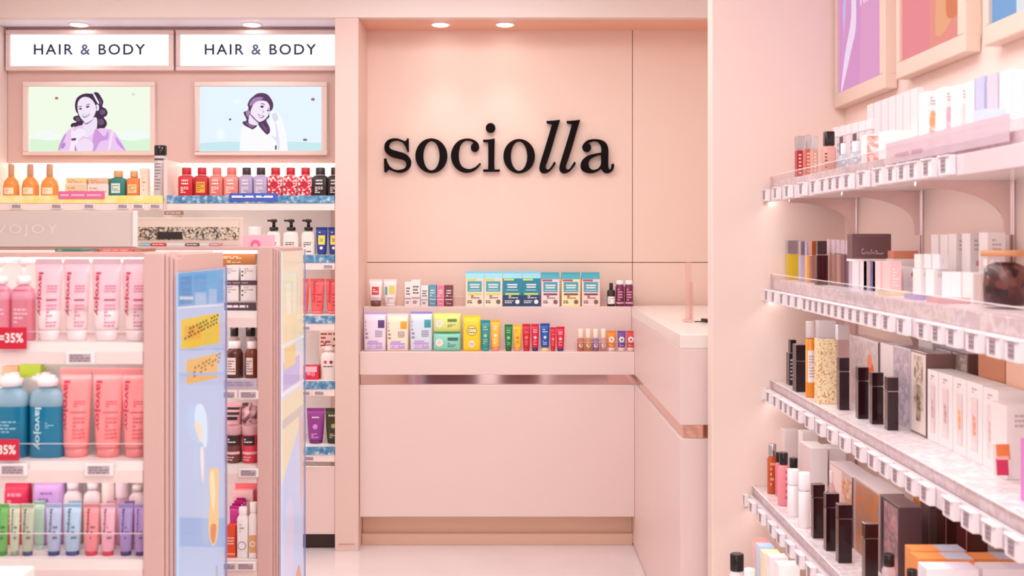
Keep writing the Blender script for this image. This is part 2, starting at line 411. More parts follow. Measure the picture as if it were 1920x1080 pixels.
# downlights
def downlight(px, Y, label, pw, ang=120, col=(1, .95, .93)):
    x = PX(px, Y)
    ring = MB(); ring.loft([(-.006, .050, .050, 2), (0, .058, .058, 2)], WHITE, 28)
    lens = MB().loft([(-.009, .042, .042, 2), (-.006, .044, .044, 2)], ('emi', 255, 246, 240, 14.0), 28)
    thing('downlight', label, 'ceiling light', [('trim_ring', ring.mesh('trim_ring'), 0), ('lamp_lens', lens.mesh('lamp_lens'), 0)], (x, Y, ZS), 0, 'recessed downlights in the soffit')
    spot('downlight_lamp', (x, Y, ZS - .03), pw, ang, col)
downlight(826, 5.79, 'left round downlight recessed above the black wall lettering', 9.0, 74, (1, .84, .76))
downlight(947, 5.79, 'right round downlight recessed above the black wall lettering', 9.0, 74, (1, .84, .76))
downlight(148, 5.79, 'round downlight recessed above the left illuminated sign', 4)
downlight(472, 5.79, 'round downlight recessed above the second illuminated sign', 4)

# ------------------------------------------------------------------ wall lettering (raised letters)
LET = {
 's': (710, [[(482,360,1),(500,358,1),(504,576,1),(488,582,1),(470,530),(440,470),(395,420),(340,396),(285,391),(225,405),(185,435),(170,480),(190,525),(240,552),(330,578),(420,605),(490,650),(533,710),(542,770),(522,840),(470,895),(400,927),(330,932),(260,915),(180,882),(152,888),(130,920,1),(98,922,1),(90,700,1),(122,695,1),(140,755),(180,825),(240,870),(310,890),(370,885),(430,866),(462,830),(470,785),(450,742),(410,715),(330,695),(220,665),(150,620),(110,570),(98,510),(110,440),(160,385),(230,360),(310,358),(370,375),(435,402),(465,392)]]),
 'c': (840, [[(540,768,1),(552,785,1),(500,850),(440,900),(370,925),(290,932),(200,905),(120,840),(70,750),(52,650),(65,560),(110,470),(180,400),(260,368),(330,360),(400,370),(465,400),(505,440),(522,495),(510,545),(480,573),(445,578),(410,562),(390,535),(388,500),(400,465),(432,435,1),(400,405),(350,392),(290,395),(235,430),(200,490),(182,570),(178,650),(188,740),(220,810),(270,855),(340,875),(400,868),(460,840),(510,800)]]),
 'i': (840, [[(592,380,1),(640,380),(710,374),(785,360,1),(780,840),(805,880),(875,882,1),(868,914,1),(595,914,1),(595,882,1),(655,878),(680,845),(680,460),(662,420),(598,412,1)],
             [(718 + 79*math.cos(a*math.pi/12), 178 + 79*math.sin(a*math.pi/12)) for a in range(24)]]),
 'l': (930, [[(856,65,1),(900,62),(970,58),(1080,44,1),(1010,270),(950,480),(880,700),(840,810),(838,855),(868,884),(905,868),(950,805),(982,757),(1002,764),(998,790),(945,868),(885,922),(820,942),(770,930),(740,892),(736,835),(760,735),(830,510),(900,280),(948,110,1),(865,98,1)]]),
 'a': (1020, [[(1150,787),(1182,798),(1175,850),(1150,905),(1110,932),(1065,940),(1020,925),(990,895),(970,865,1),(920,900),(850,932),(770,940),(690,920),(640,880),(622,825),(632,760),(670,700),(740,650),(840,620),(970,597,1),(975,540),(960,470),(920,420),(860,400),(800,410),(742,440,1),(775,460),(793,500),(785,545),(755,575),(715,580),(675,560),(655,525),(655,480),(690,425),(750,385),(830,370),(920,375),(1000,400),(1055,450),(1080,520),(1085,600),(1082,700),(1082,830),(1098,876),(1128,876),(1143,835)]]),
}
HOLE_A = [(970,628,1),(890,648),(810,685),(765,730),(750,790),(765,850),(810,885),(860,885),(920,860),(955,815),(968,780)]
LY = WALLY - .034
def L2(p, off): return (PX(off + p[0]/9, LY), PZ(220 + p[1]/9, LY))
def ell(cx, cy, rx, ry, n=40): return [(cx + rx*math.cos(2*math.pi*k/n), cy + ry*math.sin(2*math.pi*k/n)) for k in range(n)]
def curve_mesh(loops, ext):
    """filled letter from loops (x,z), ext thick, front at y=-ext"""
    cu = bpy.data.curves.new('g', 'CURVE'); cu.dimensions = '2D'; cu.fill_mode = 'BOTH'; cu.extrude = ext/2; cu.bevel_depth = .0009; cu.bevel_resolution = 1
    for lp in loops:
        sp = cu.splines.new('POLY'); sp.points.add(len(lp) - 1); sp.use_cyclic_u = True
        for i, p in enumerate(lp): sp.points[i].co = (p[0], p[1], 0, 1)
    o = bpy.data.objects.new('g', cu); C.objects.link(o); dg = bpy.context.evaluated_depsgraph_get()
    me = bpy.data.meshes.new_from_object(o.evaluated_get(dg)); bpy.data.objects.remove(o)
    from mathutils import Matrix
    me.transform(Matrix.Rotation(R(90), 4, 'X')); me.materials.clear(); me.materials.append(M(('matte', 14, 5, 7))); return me
def letter(loops, offs, order):
    L = [[L2(p, offs) for p in lp] for lp in loops]
    cx = sum(p[0] for p in L[0]) / len(L[0]); cz = min(p[1] for p in L[0])
    L = [[(p[0] - cx, p[1] - cz) for p in lp] for lp in L]
    return curve_mesh(L, .022), (cx, LY + .011, cz)
seq = [('s', [smooth_outline(LET['s'][1][0])], 710, 'first'), ('o', [ell(888,648,266,290), ell(889,648,141,250)], 710, 'second'),
       ('c', [smooth_outline(LET['c'][1][0])], 840, 'third'), ('i', [smooth_outline(LET['i'][1][0]), LET['i'][1][1]], 840, 'fourth'),
       ('o', [ell(391,655,264,287), ell(389,654,141,251)], 930, 'fifth'), ('l', [smooth_outline(LET['l'][1][0])], 930, 'sixth'),
       ('l', [smooth_outline(LET['l'][1][0])], 930 + 37.7, 'seventh'), ('a', [smooth_outline(LET['a'][1][0]), smooth_outline(HOLE_A)], 1020, 'last')]
for ch, loops, off, od in seq:
    me, loc = letter(loops, off, od)
    thing('wall_letter', 'raised black letter %s, %s letter of the big name on the pink wall' % (ch, od), 'letter',
          [('letter_face', me, 0)], loc, 0, 'raised black letters of the wall name')

# ================================================================== BACK COUNTER with stepped display
XI = .664; z1 = PZ(660, 5.65); z2 = 1.275; XB0 = xp1 + .002
bc = empty('display_counter', ((XB0 + XI)/2, 5.65, 0)); tag(bc, 'low pink back counter with two stepped product ledges and a mirrored band', 'counter')
def wpart(name, mb, root, bevel=0, parent=None):
    """world-space mesh parented to a thing whose root sits at root.location"""
    me = mb.mesh(name); 
    from mathutils import Matrix
    me.transform(Matrix.Translation(-Vector(root.location))); return link(name, me, parent or root, bevel)
zb0, zb1 = PZ(722, 5.65), PZ(703, 5.65)
wpart('lower_ledge', MB().box(XB0, XI - .0005, 5.65, 5.7995, zb1, z1, PANEL), bc, .003)
wpart('mirror_band', MB().box(XB0, XI + .0115, 5.672, 5.7995, zb0 + .0003, zb1 - .0003, ('mirror', 226, 188, 182)), bc)
wpart('front_panel', MB().box(XB0, XI - .0005, 5.65, 5.7995, .172, zb0, PANEL), bc, .003)
wpart('upper_ledge', MB().box(XB0, XI - .0005, 5.80, WALLY - .001, zb0, z2, PANEL), bc, .003)
wpart('plinth', MB().box(XB0, XI - .0005, 5.77, 5.797, 0, .17, ('wall', 230, 194, 170)).box(XB0, XI - .0005, 5.735, 5.77, 0, .058, ('wall', 230, 194, 170)), bc, .002)
# side counter
YN = 4.14; XE = 1.75
sc_ = empty('service_counter', (1.1, 4.9, 0)); tag(sc_, 'pink service counter running forward from the back ledge behind the corner wall', 'counter')
wpart('worktop', MB().box(XI, XE, YN, 5.9, z2 - .055, z2, ('wall', 238, 228, 220, .25)), sc_, .004)
wpart('upper_panel', MB().box(XI, XE, YN, 5.9, zb1, z2 - .055, PANEL), sc_, .002)
wpart('recess_band', MB().box(XI + .012, XE, YN + .012, 5.9, zb0, zb1, ('mirror', 236, 186, 164, )), sc_)
wpart('lower_panel', MB().box(XI, XE, YN, 5.9, .01, zb0, PANEL), sc_, .003)
# acrylic stand + card terminal on the worktop
YA = 4.75
st = MB().box(PX(1286, YA), PX(1297, YA), YA, YA + .012, z2 + .012, PZ(491, YA), ('glass', 250, 236, 232, .18))
st.box(PX(1283, YA), PX(1299, YA), YA - .03, YA + .05, z2, z2 + .012, ('glass', 248, 232, 230, .3))
st.box(PX(1294, YA), PX(1300, YA), YA + .002, YA + .03, z2 + .012, PZ(530, YA), ('glass', 248, 232, 230, .2))
o = link('sneeze_guard', st.mesh('sneeze_guard')); tag(o, 'clear upright acrylic guard standing on the pink service counter', 'acrylic guard')
tm = MB().box(-.045, .045, -.06, .06, 0, .016, BLACK); tm2 = MB().box(-.03, .03, -.045, -.005, .016, .02, (70, 66, 70))
thing('card_terminal', 'small black device lying on the pink worktop by the corner wall', 'card reader', [('device_body', tm.mesh('device_body'), .004), ('device_screen', tm2.mesh('device_screen'), 0)], (PX(1345, 4.7), 4.72, z2), R(20))
link('cable', MB().box(-.08, 0, -.0025, .0025, .0, .005, BLACK).mesh('cable'), bpy.data.objects['card_terminal']).location = (-.04, -.02, .006)

def guard(x0, x1, Y, z, h, label, group='clear acrylic product guards'):
    w = x1 - x0; mb = MB().box(-w/2, w/2, 0, .0025, 0, h, ACR).box(-w/2, w/2, -.0004, .0029, h, h + .0012, ('glass', 255, 244, 246, .6))
    thing('acrylic_guard', label, 'acrylic guard', [('acrylic_guard', mb.mesh('acrylic_guard'), 0)], ((x0 + x1)/2, Y, z), 0, group)
guard(PX(757, 5.81), PX(870, 5.81), 5.81, z2, .055, 'low clear acrylic guard before the small cartons on the upper back ledge')
guard(PX(692, 5.81), PX(745, 5.81), 5.81, z2, .05, 'low clear acrylic guard before the two white tubes on the upper ledge')
guard(PX(1076, 5.66), PX(1190, 5.66), 5.66, z1, .05, 'low clear acrylic guard before the little bottles on the lower back ledge')

# upper ledge products
YU = 5.84; U = 'products on the upper back ledge'; Wt = (248, 240, 238); CR = (244, 226, 206)
put(tube, 'skincare_tube', 'white tube with a red square label at the left end of upper ledge', 'tube', 691, 716, 524, YU, z2, U, col=Wt, cap=(120, 78, 72), items=(('r',-.55,.42,.5,.72,(214,52,58)),('l',-.4,.5,.4,.66,2,Wt),('l',-.5,.2,.5,.36,3,GREY)), caph=.2)
put(tube, 'skincare_tube', 'white tube with teal and yellow labels next to the red labelled tube', 'tube', 718, 743, 524, YU, z2, U, col=Wt, cap=Wt, items=(('r',-.75,.42,-.35,.72,(110,186,184)),('r',-.1,.45,.7,.76,(244,206,96)),('l',-.3,.12,.5,.34,3,GREY)))
for a, b, t, c, lb in ((759,771,529,Wt,'slim white carton at the left of the small carton row, upper ledge'), (771,788,525,Wt,'tallest white carton in the small carton row on the upper ledge'),
                   (789,803,536,Wt,'short white carton left of the blue one on the upper ledge'), (804,818,534,(96,164,190),'small slate blue carton between white and pink cartons'),
                   (819,833,535,(236,130,160),'small rose pink carton between blue and maroon cartons'), (834,849,535,(128,62,72),'small maroon carton at the right end of the small row')):
    put(carton, 'small_carton', lb, 'carton', a, b, t, YU, z2, U, d=.05, col=c, top=tuple(min(255, v + 40) for v in c),
        items=(('l',-.6,.45,.6,.8,3,INK if c == Wt else Wt), ('r',-.9,.3,.9,.34,GREY if c == Wt else Wt), ('l',-.6,.1,.6,.22,2,INK if c == Wt else Wt)))
TEAL = (74, 170, 188); SKY = (142, 208, 226); NAVY = (36, 72, 112); LIME = (216, 226, 96)
bx = [(873,907,CR,TEAL,SKY,'cream and teal'),(907.5,942,CR,TEAL,SKY,'cream and teal'),(943,978,NAVY,(30,140,168),SKY,'navy and teal'),(979,1013,NAVY,(30,140,168),SKY,'navy and teal'),
      (1015,1049,(246,222,222),TEAL,TEAL,'pale pink and teal'),(1053,1088,(246,230,180),TEAL,TEAL,'pale yellow and teal'),(1091,1125,(246,214,206),TEAL,TEAL,'peach and teal')]
wh = ['leftmost', 'second', 'third', 'fourth', 'fifth', 'sixth', 'rightmost']
for i, (a, b, c, t, tp, nm) in enumerate(bx):
    dk = c == NAVY; k = Wt if dk else INK
    put(gable, 'gift_carton', '%s pack, %s of the seven tall packs on the upper ledge' % (nm, wh[i]), 'carton', a, b, 509 if i < 4 else 511, YU, z2, 'seven tall teal packs on the upper ledge', d=.07, col=c, topcol=tp,
        items=((('r',-1,.32,1,.80,t),) if dk else (('r',-.78,.42,.78,.72,t),)) + (('r',-.9,.74,.2,.79,LIME if i < 4 else (190,70,110)),
               ('r',-.55,.60,.55,.64,Wt),('r',-.5,.53,.5,.57,Wt),('r',-.6,.46,.6,.475,Wt),('r',-.75,.33,.75,.38,LIME if i < 4 else (130,60,84)),('l',-.4,.22,.6,.32,2,k),('l',-.8,.08,.1,.18,2,k),('c',.55,.13,.012,Wt if dk else (120,96,90))))
put(bottle, 'dropper_bottle', 'small black dropper bottle with white label beside plum bottles', 'bottle', 1139, 1154, 531, YU, z2, U, col=(52,30,34), capcol=(40,28,30), capw=.45, body=.72, items=(('r',-.9,.1,.9,.42,Wt),('l',-.6,.16,.6,.36,3,GREY)))
for i, (a, b) in enumerate(((1155,1171), (1172,1188))):
    put(bottle, 'supplement_bottle', 'plum bottle with a pale cap, %s at the right end of upper ledge' % ('left one' if i == 0 else 'right one'), 'bottle', a, b, 526, YU, z2, U, col=(122,40,82), capcol=Wt, capw=.85, body=.84, items=(('l',-.6,.2,.6,.7,5,(220,170,190)),('r',-.9,.1,.9,.16,(220,170,190))))
# lower ledge products
YL = 5.69; LG = 'products on the lower back ledge'; LAV = (196, 168, 224)
for a, b, t, c, tp, sq, lb in ((682,723,586,(236,224,240),LAV,(96,60,120),'lavender sanitary pack with a purple square at the left end'),
                       (725,765,589,(250,232,206),(236,230,236),(240,170,40),'cream pack with an orange square, second on the lower ledge'),
                       (769,810,585,(214,230,240),(160,140,220),(70,160,180),'pale blue pack with a teal square, third on the lower ledge')):
    put(pack, 'soft_pack', lb, 'pack', a, b, t, YL, z1, LG, d=.05, col=c, crimp=tp, items=(('r',-.97,.05,.97,.22,LAV),('r',-.6,.19,.3,.27,LAV),('r',.3,.60,.88,.80,sq),('l',-.86,.3,-.6,.8,5,(150,130,160)),('l',.05,.36,.7,.54,4,(150,130,160)),('l',-.8,.08,.8,.17,2,Wt)))
z_m = PZ(622.5, YL)
put(pack, 'facial_wipe_pack', 'mint green wipe pack at the bottom of the two stacked packs', 'pack', 812, 864, 623, YL, z1, LG, d=.06, col=(140,214,190), items=(('c',-.55,.45,.02,Wt),('c',-.55,.45,.012,(244,214,190)),('r',.05,.55,.8,.72,(60,120,110)),('l',.05,.2,.8,.45,3,(60,120,110))))
put(pack, 'facial_wipe_pack', 'lime green wipe pack lying on top of the mint pack', 'pack', 812, 864, 588, YL, z_m, LG, d=.06, col=(222,232,130), items=(('c',-.55,.45,.02,Wt),('c',-.55,.45,.012,(244,226,200)),('r',.05,.55,.7,.7,(110,130,80)),('l',.05,.2,.6,.42,3,(110,130,80))))
put(pack, 'refill_pouch', 'yellow pouch with a round emblem beside the stacked wipe packs', 'pouch', 868, 901, 592, YL, z1, LG, d=.045, col=(248,212,40), items=(('c',0,.58,.027,(110,90,60)),('c',0,.58,.0245,(250,232,150)),('l',-.4,.5,.4,.66,3,(110,90,60)),('c',0,.2,.018,Wt),('l',-.3,.15,.3,.25,2,(200,150,60))))
tb = [(901,919,601,(38,152,162),(38,152,162),'teal tube with a green leaf mark, right of the yellow pouch',(190,216,120)),
      (920,938,600,(248,190,60),(240,140,110),'yellow and salmon tube beside the teal tube',(250,236,220)),
      (946,961,609,(24,124,62),(20,90,50),'dark green tube, left one of the row of slim tubes',(150,210,150)),
      (962.5,978,609,(244,194,40),(236,150,110),'golden yellow tube between the green and red tubes',(210,120,40)),
      (979.5,995,608,(206,24,48),(190,20,40),'plain red tube right of the golden yellow tube',(240,130,130)),
      (996,1011,608,(214,20,64),(60,30,100),'red tube with dark blue foot, left of the blue tube',(250,200,210)),
      (1013,1031,607,(30,84,170),(244,214,150),'royal blue tube with a cream cap on the lower ledge',(200,220,240)),
      (1031.5,1042.5,614,(212,24,48),(190,20,40),'narrow red tube right of the blue tube',(240,130,130)),
      (1043,1059,613,(214,24,60),(60,40,120),'red tube with dark blue foot, right end of slim tubes',(250,200,210))]
for a, b, t, c, cp, lb, ik in tb:
    put(tube, 'cream_tube', lb, 'tube', a, b, t, YL, z1, LG, col=c, cap=cp, items=(('l',-.5,.66,.5,.82,2,ik),('c',0,.5,.008,ik),('l',-.4,.22,.4,.4,3,ik)), caph=.12)
cl = [(226,150,130),(232,180,120),(190,150,190),(232,190,180)]
for i, (a, b) in enumerate(((1082.5,1096),(1097,1110),(1111,1124),(1126,1138))):
    put(bottle, 'serum_bottle', 'little cream capped serum bottle, %s from the left of four on lower ledge' % ORD[i], 'bottle', a, b, 617, YL, z1, 'four little serum bottles on the lower ledge', col=('liq',) + cl[i], capcol=(250,228,210), capw=.72, body=.58, items=(('c',0,.26,.011,Wt),('l',-.3,.2,.3,.32,2,cl[i])))
for i, (a, b, c, nm) in enumerate(((1138,1156,(238,140,44),'orange'),(1158,1174,(120,80,160),'purple'),(1175,1191,(214,72,72),'coral red'))):
    put(tube, 'hand_cream_tube', '%s hand cream tube with a round white label, near the right end' % nm, 'tube', a, b, 621, YL, z1, LG, col=c, cap=(250,226,216), items=(('c',0,.58,.0145,Wt),('l',-.3,.52,.3,.64,2,INK),('l',-.5,.24,.5,.34,2,Wt)), caph=.18)

# ================================================================== price tags
def tagparts(w, h):
    body = MB().box(-w/2, w/2, -.009, 0, 0, h, ('satin', 244, 236, 236))
    scr = deco((('r',-.78,.16,.78,.84,(190,172,180)),('l',-.7,.62,.2,.8,1,(110,88,100)),('l',-.7,.2,.7,.6,2,(128,106,116))), w, h, lambda x, z: -.009, False)
    return [('tag_casing', body.mesh('tag_casing'), .0015), ('tag_display', scr, 0)]
TG = tagparts(.060, .026); 
def shelf_tag(w, h):
    body = MB().box(-w/2, w/2, -.016, 0, 0, h, ('satin', 240, 230, 232)).box(-w/2, w/2, -.020, -.016, h - .004, h, ('satin', 240, 230, 232))
    scr = deco((('r',-.50,.14,.34,.86,(178,156,166)),('l',-.42,.62,.2,.8,1,(130,108,118)),('l',-.42,.2,.26,.6,2,(140,118,128))), w, h, lambda x, z: -.016, False)
    return [('tag_casing', body.mesh('tag_casing'), .002), ('tag_display', scr, 0)]
TGR = shelf_tag(.058, .044)
def ptag(px, py, Y, label, group, parts=TG):
    thing('price_tag', label, 'price tag', parts, (PX(px, Y), Y, PZ(py, Y) - .013), 0, group)

# ================================================================== LEFT WALL SHELVING
X0, X1 = -2.774, xp0 - .002
XM = PX(309, FR)
wu = empty('shelving_unit', ((X0 + X1)/2, 5.8, 0)); tag(wu, 'pink wall shelving unit with lit signs under the soffit at the left', 'shelving unit')
FY = 5.90
wpart('upper_panel', MB().box(X0, X1, FY, WALLY - .002, PZ(306, FY), ZS - .001, ('wall', 224, 190, 182)), wu)
wpart('middle_divider', MB().box(XM - .01, XM + .01, FR + .01, FY - .001, .08, PZ(306, FY), PINK), wu, .002)
zz = [1.873, 1.560, 1.240, .894, .548]
for i, z in enumerate(zz):
    for (a, b, tg) in ((X0, XM - .012, 0), (XM + .012, X1, 1)):
        sh = wpart('shelf', MB().box(a, b, FR + .012, WALLY - .003, z - .03, z, ('wall', 238, 236, 230)), wu, .001)
        wpart('price_rail', MB().box(a, b, FR, FR + .012, z - .078, z - .04, (244, 226, 220)), wu, .001, sh)
        wpart('shelf_strip', MB().box(a, b, FR - .004, FR + .012, z - .04, z + (.0 if i else .0), ('yellowstrip', 1, 1, 1) if (tg == 0) else ('wave', 1, 1, 1)), wu, 0, sh)
        wpart('light_strip', MB().box(a + .02, b - .02, FR + .03, FR + .05, z - .040, z - .031, ('emi', 255, 240, 236, 7.0 if tg else 4.0)), wu, 0, sh)
wpart('light_strip', MB().box(X0 + .02, X1 - .02, FY + .01, FY + .03, PZ(306, FY) - .012, PZ(306, FY) - .001, ('emi', 255, 244, 226, 9.0)), wu)
wpart('drawer_front', MB().box(XM + .012, X1, FR + .012, FR + .03, .085, .442, PANEL), wu, .003)
wpart('drawer_front', MB().box(X0, XM - .012, FR + .012, FR + .03, .085, .442, PANEL), wu, .003)
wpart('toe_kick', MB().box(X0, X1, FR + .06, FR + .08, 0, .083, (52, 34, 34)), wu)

def split_letters(vs, fs, fn, mt, root, parent=None):
    """one child per glyph: faces grouped by overlapping x range"""
    par = list(range(len(vs)))
    def find(i):
        while par[i] != i: par[i] = par[par[i]]; i = par[i]
        return i
    for f in fs:
        for k in f[1:]: par[find(k)] = find(f[0])
    isl = {}
    for i, v in enumerate(vs): isl.setdefault(find(i), []).append(v[0])
    rng = sorted((min(x), max(x), k) for k, x in isl.items()); gl = []
    for a, b, k in rng:
        if gl and a < gl[-1][1] - 1e-4: gl[-1][1] = max(gl[-1][1], b); gl[-1][2].add(k)
        else: gl.append([a, b, {k}])
    for g in gl:
        ff = [f for f in fs if find(f[0]) in g[2]]; ids = sorted({i for f in ff for i in f}); mp = {i: n for n, i in enumerate(ids)}
        wpart('letter', MB().add([fn(vs[i]) for i in ids], [tuple(mp[i] for i in f) for f in ff], mt), root, 0, parent)
def sign(px0, px1, wx0, wx1, tx0, tx1, label):
    Y = FY - .045; x0, x1 = PX(px0, Y), PX(px1, Y); zt, zb = PZ(56, Y), PZ(132, Y)
    cx = (x0 + x1)/2; r = empty('illuminated_sign', (cx, FY, zb)); tag(r, label, 'sign', 'illuminated category signs')
    a, b = PX(wx0, Y), PX(wx1, Y); c, d = PZ(124, Y), PZ(64, Y)
    fr = MB()
    fr.box(x0, x1, Y, FY - .001, zb, c, PANEL).box(x0, x1, Y, FY - .001, d, zt, PANEL).box(x0, a, Y, FY - .001, c, d, PANEL).box(b, x1, Y, FY - .001, c, d, PANEL)
    wpart('sign_frame', fr, r, .003)
    lb = wpart('lit_panel', MB().box(a, b, Y + .012, FY - .004, c, d, ('emi', 250, 250, 255, 1.35)), r)
    vs, fs, asp = textgeo('HAIR & BODY', .010, 1.22)
    u0, u1, v0, v1 = PX(tx0, Y), PX(tx1, Y), PZ(102, Y), PZ(82, Y)
    split_letters(vs, fs, lambda p: (u0 + (u1 - u0)*p[0], Y + .0105, v0 + (v1 - v0)*p[1]), ('matte', 46, 52, 72), r, lb)
sign(10, 325, 18, 316, 62, 271, 'illuminated HAIR & BODY sign above the green tinted screen')
sign(329, 645, 337, 637, 383, 592, 'illuminated HAIR & BODY sign above the pale blue screen')

def picture_screen(px, layers, bg, label, bands):
    Y = FY - .03; x0, x1 = PX(px[0], Y), PX(px[1], Y); zt, zb = PZ(153, Y), PZ(291, Y)
    r = empty('display_screen', ((x0 + x1)/2, FY, zb)); tag(r, label, 'screen', 'lit picture screens')
    a, b, c, d = PX(px[2], Y), PX(px[3], Y), PZ(284, Y), PZ(162, Y)
    fr = MB()
    fr.box(x0, x1, Y, FY - .001, zb, c, PINK).box(x0, x1, Y, FY - .001, d, zt, PINK).box(x0, a, Y, FY - .001, c, d, PINK).box(b, x1, Y, FY - .001, c, d, PINK)
    wpart('screen_frame', fr, r, .004)
    wpart('screen_panel', MB().box(a, b, Y + .012, FY - .002, c, d, ('emi',) + bg + (1.24,)), r)
    mb = MB()
    for k, (pts, mt) in enumerate(layers):
        P_ = []
        for p in smooth_outline(pts, 4):
            x = PX(px[4] + p[0]/7.2, Y); z = PZ(150 + p[1]/7.2, Y); P_.append((min(max(x, a + .001), b - .001), min(max(z, c + .001), d - .001)))
        mb.flat(P_, Y + .0115 - .0003*k, mt)
    wpart('picture', mb, r)
def E(r, g, b): return ('emi', r, g, b, 1.24)
def dot(x, y, r, r2=None): return [(x + r*math.cos(k*math.pi/5), y + (r2 or r)*math.sin(k*math.pi/5)) for k in range(10)]
HD, HM = E(66, 44, 72), E(112, 80, 116)
p1 = [([(100,800,1),(400,790),(800,800),(1300,780),(1738,790,1),(1738,955,1),(100,955,1)], E(220,244,214)),
      ([(140,760),(200,700),(300,680),(420,690),(500,740),(520,800),(300,810)], E(242,250,246)), ([(1300,780),(1380,700),(1500,660),(1640,680),(1720,760),(1500,820)], E(240,250,244)),
      (dot(465,242,24,18), E(176,110,104)), (dot(1500,190,24,18), E(214,226,206)),
      ([(745,235),(800,195),(870,178),(950,182),(985,160),(1030,172),(1065,220),(1098,290),(1085,355),(1130,385),(1155,435),(1140,480),(1105,505),(1138,550),(1145,600),(1120,640),(1098,665),(1122,705),(1108,748),(1050,725),(1005,650),(990,540),(900,560),(835,575),(800,620),(755,635),(712,664),(700,622),(672,640),(655,610),(675,582),(735,565),(695,535),(692,500),(722,482),(758,470),(728,420),(714,360),(720,290)], HD),
      ([(1040,240),(1075,300),(1060,340)], HM), ([(1060,400),(1110,400),(1130,440),(1090,470),(1050,450)], HM), ([(1040,530),(1090,530),(1110,580),(1060,610),(1030,580)], HM), ([(720,510),(760,500),(790,540),(750,560)], HM),
      ([(485,955,1),(540,800),(620,680),(690,640),(830,615),(850,760),(930,745),(1000,665),(1110,650),(1230,685),(1330,810),(1412,955,1)], E(236,200,242)),
      ([(850,560),(1000,500),(1012,640),(965,715),(880,765),(838,700),(828,600)], E(240,226,246)),
      ([(1010,660),(1110,760),(1165,680),(1160,800),(1060,830),(990,950),(955,955),(950,850),(975,700)], E(208,156,220)),
      ([(715,955,1),(740,850),(850,790),(960,850),(955,955,1)], E(244,224,246)),
      ([(640,955,1),(665,830),(665,720),(675,640),(700,690),(770,650),(835,670),(855,735),(780,790),(745,860),(700,955,1)], E(246,236,250)),
      ([(670,790),(730,785),(725,812),(675,815)], E(110,50,90)), ([(720,870),(745,955,1),(715,955,1)], E(200,120,214)), ([(540,860),(590,850),(570,915),(530,920)], E(186,140,206)), ([(500,900),(560,760),(600,720),(560,840),(500,955)], E(200,150,214)),
      ([(1215,680),(1235,690),(1200,900),(1160,955),(1190,800)], E(246,226,250)), ([(1270,760),(1360,880),(1400,955),(1290,860)], E(206,150,224)),
      ([(752,345),(772,272),(835,228),(912,238),(970,290),(1003,365),(996,440),(960,508),(905,556),(855,565),(805,522),(766,450)], E(242,230,248)),
      (dot(1022,372,24,44), E(240,226,246)), ([(1005,350),(1016,370),(1005,395)], HM),
      ([(760,365),(790,350),(822,352),(790,362)], HM), ([(860,340),(900,322),(928,328),(895,334)], HM),
      ([(772,388),(795,376),(818,384),(796,400)], HD), ([(866,364),(892,348),(918,354),(893,374)], HD),
      ([(822,450),(835,456),(830,462)], HM), ([(818,480),(862,478),(918,455),(905,482),(862,506),(828,500)], HM), ([(828,483),(864,483),(908,464),(898,480),(862,494),(834,494)], E(252,246,252)),
      ([(800,535),(850,580),(920,560),(975,520),(925,575),(860,598)], E(170,130,180)),
      ([(965,192),(985,190),(1045,300),(1030,316)], E(246,240,250))]
picture_screen((42, 290, 52, 281, 40), p1, (240, 250, 230), 'pale green screen showing a curly haired person in lilac', 0)
p2 = [([(100,850,1),(500,830),(900,840),(1300,830),(1740,850,1),(1740,955,1),(100,955,1)], E(200,234,238)), ([(330,700),(380,650),(430,700),(430,790),(330,790)], E(240,250,252)),
      ([(540,270),(600,250),(650,280),(610,320),(550,310)], E(238,250,254)),
      (dot(1628,258,26,20), E(166,110,130)), (dot(1522,805,30,16), E(140,100,130)), (dot(508,528,14), E(66,70,86)),
      ([(640,955,1),(645,780),(660,650),(720,615),(860,640),(900,620),(1000,725),(1050,560),(1065,430),(1130,425),(1200,510),(1265,720),(1290,955,1)], E(250,250,255)),
      ([(1070,470),(1130,440),(1160,520),(1110,560)], E(222,220,240)), ([(1040,730),(1130,830),(1160,955),(1180,900),(1150,640),(1110,560),(1130,760)], E(226,226,246)), ([(1118,890),(1135,880),(1138,930),(1122,940)], HD),
      ([(745,330),(775,262),(820,220),(870,183),(940,172),(1012,192),(1062,250),(1092,322),(1080,395),(1040,432),(1036,500),(1000,545),(1040,630),(1048,695),(1012,735),(962,695),(902,622),(878,570),(868,625),(815,664),(780,650),(705,612),(675,565),(730,545),(712,490),(690,435),(745,405),(757,370)], E(92,58,96)),
      ([(770,320),(820,250),(900,225),(960,240),(900,280),(830,320),(790,350)], E(170,130,180)), ([(720,430),(760,400),(780,450),(750,500)], E(170,136,180)), ([(930,580),(990,640),(1010,700),(960,650)], E(120,84,124)), ([(720,570),(790,600),(850,610),(790,640)], E(140,104,146)),
      ([(785,462),(880,560),(868,606),(800,600),(758,566)], E(242,226,246)),
      ([(798,385),(842,308),(922,276),(1002,288),(1044,350),(1040,432),(1008,502),(950,550),(892,560),(840,512),(788,458)], E(246,232,250)),
      ([(915,322),(950,312),(990,338),(950,326)], HM), ([(1010,370),(1045,380),(1040,388)], HM), ([(916,356),(942,344),(968,356),(942,376)], HD), ([(1008,404),(1030,400),(1040,414),(1020,420)], HD),
      ([(888,456),(930,478),(975,484),(945,512),(908,500)], HM), ([(898,468),(930,484),(962,490),(938,502),(910,492)], E(255,250,255)), ([(960,400),(970,440),(950,446)], E(206,180,214)),
      ([(1025,478),(1036,484),(1024,510),(1014,498)], HD), ([(790,458),(860,530),(900,566),(880,570),(800,490)], E(130,90,134))]
picture_screen((364, 613, 373.5, 602.5, 360), p2, (230, 244, 253), 'pale blue screen showing a smiling person dressed in white', 0)

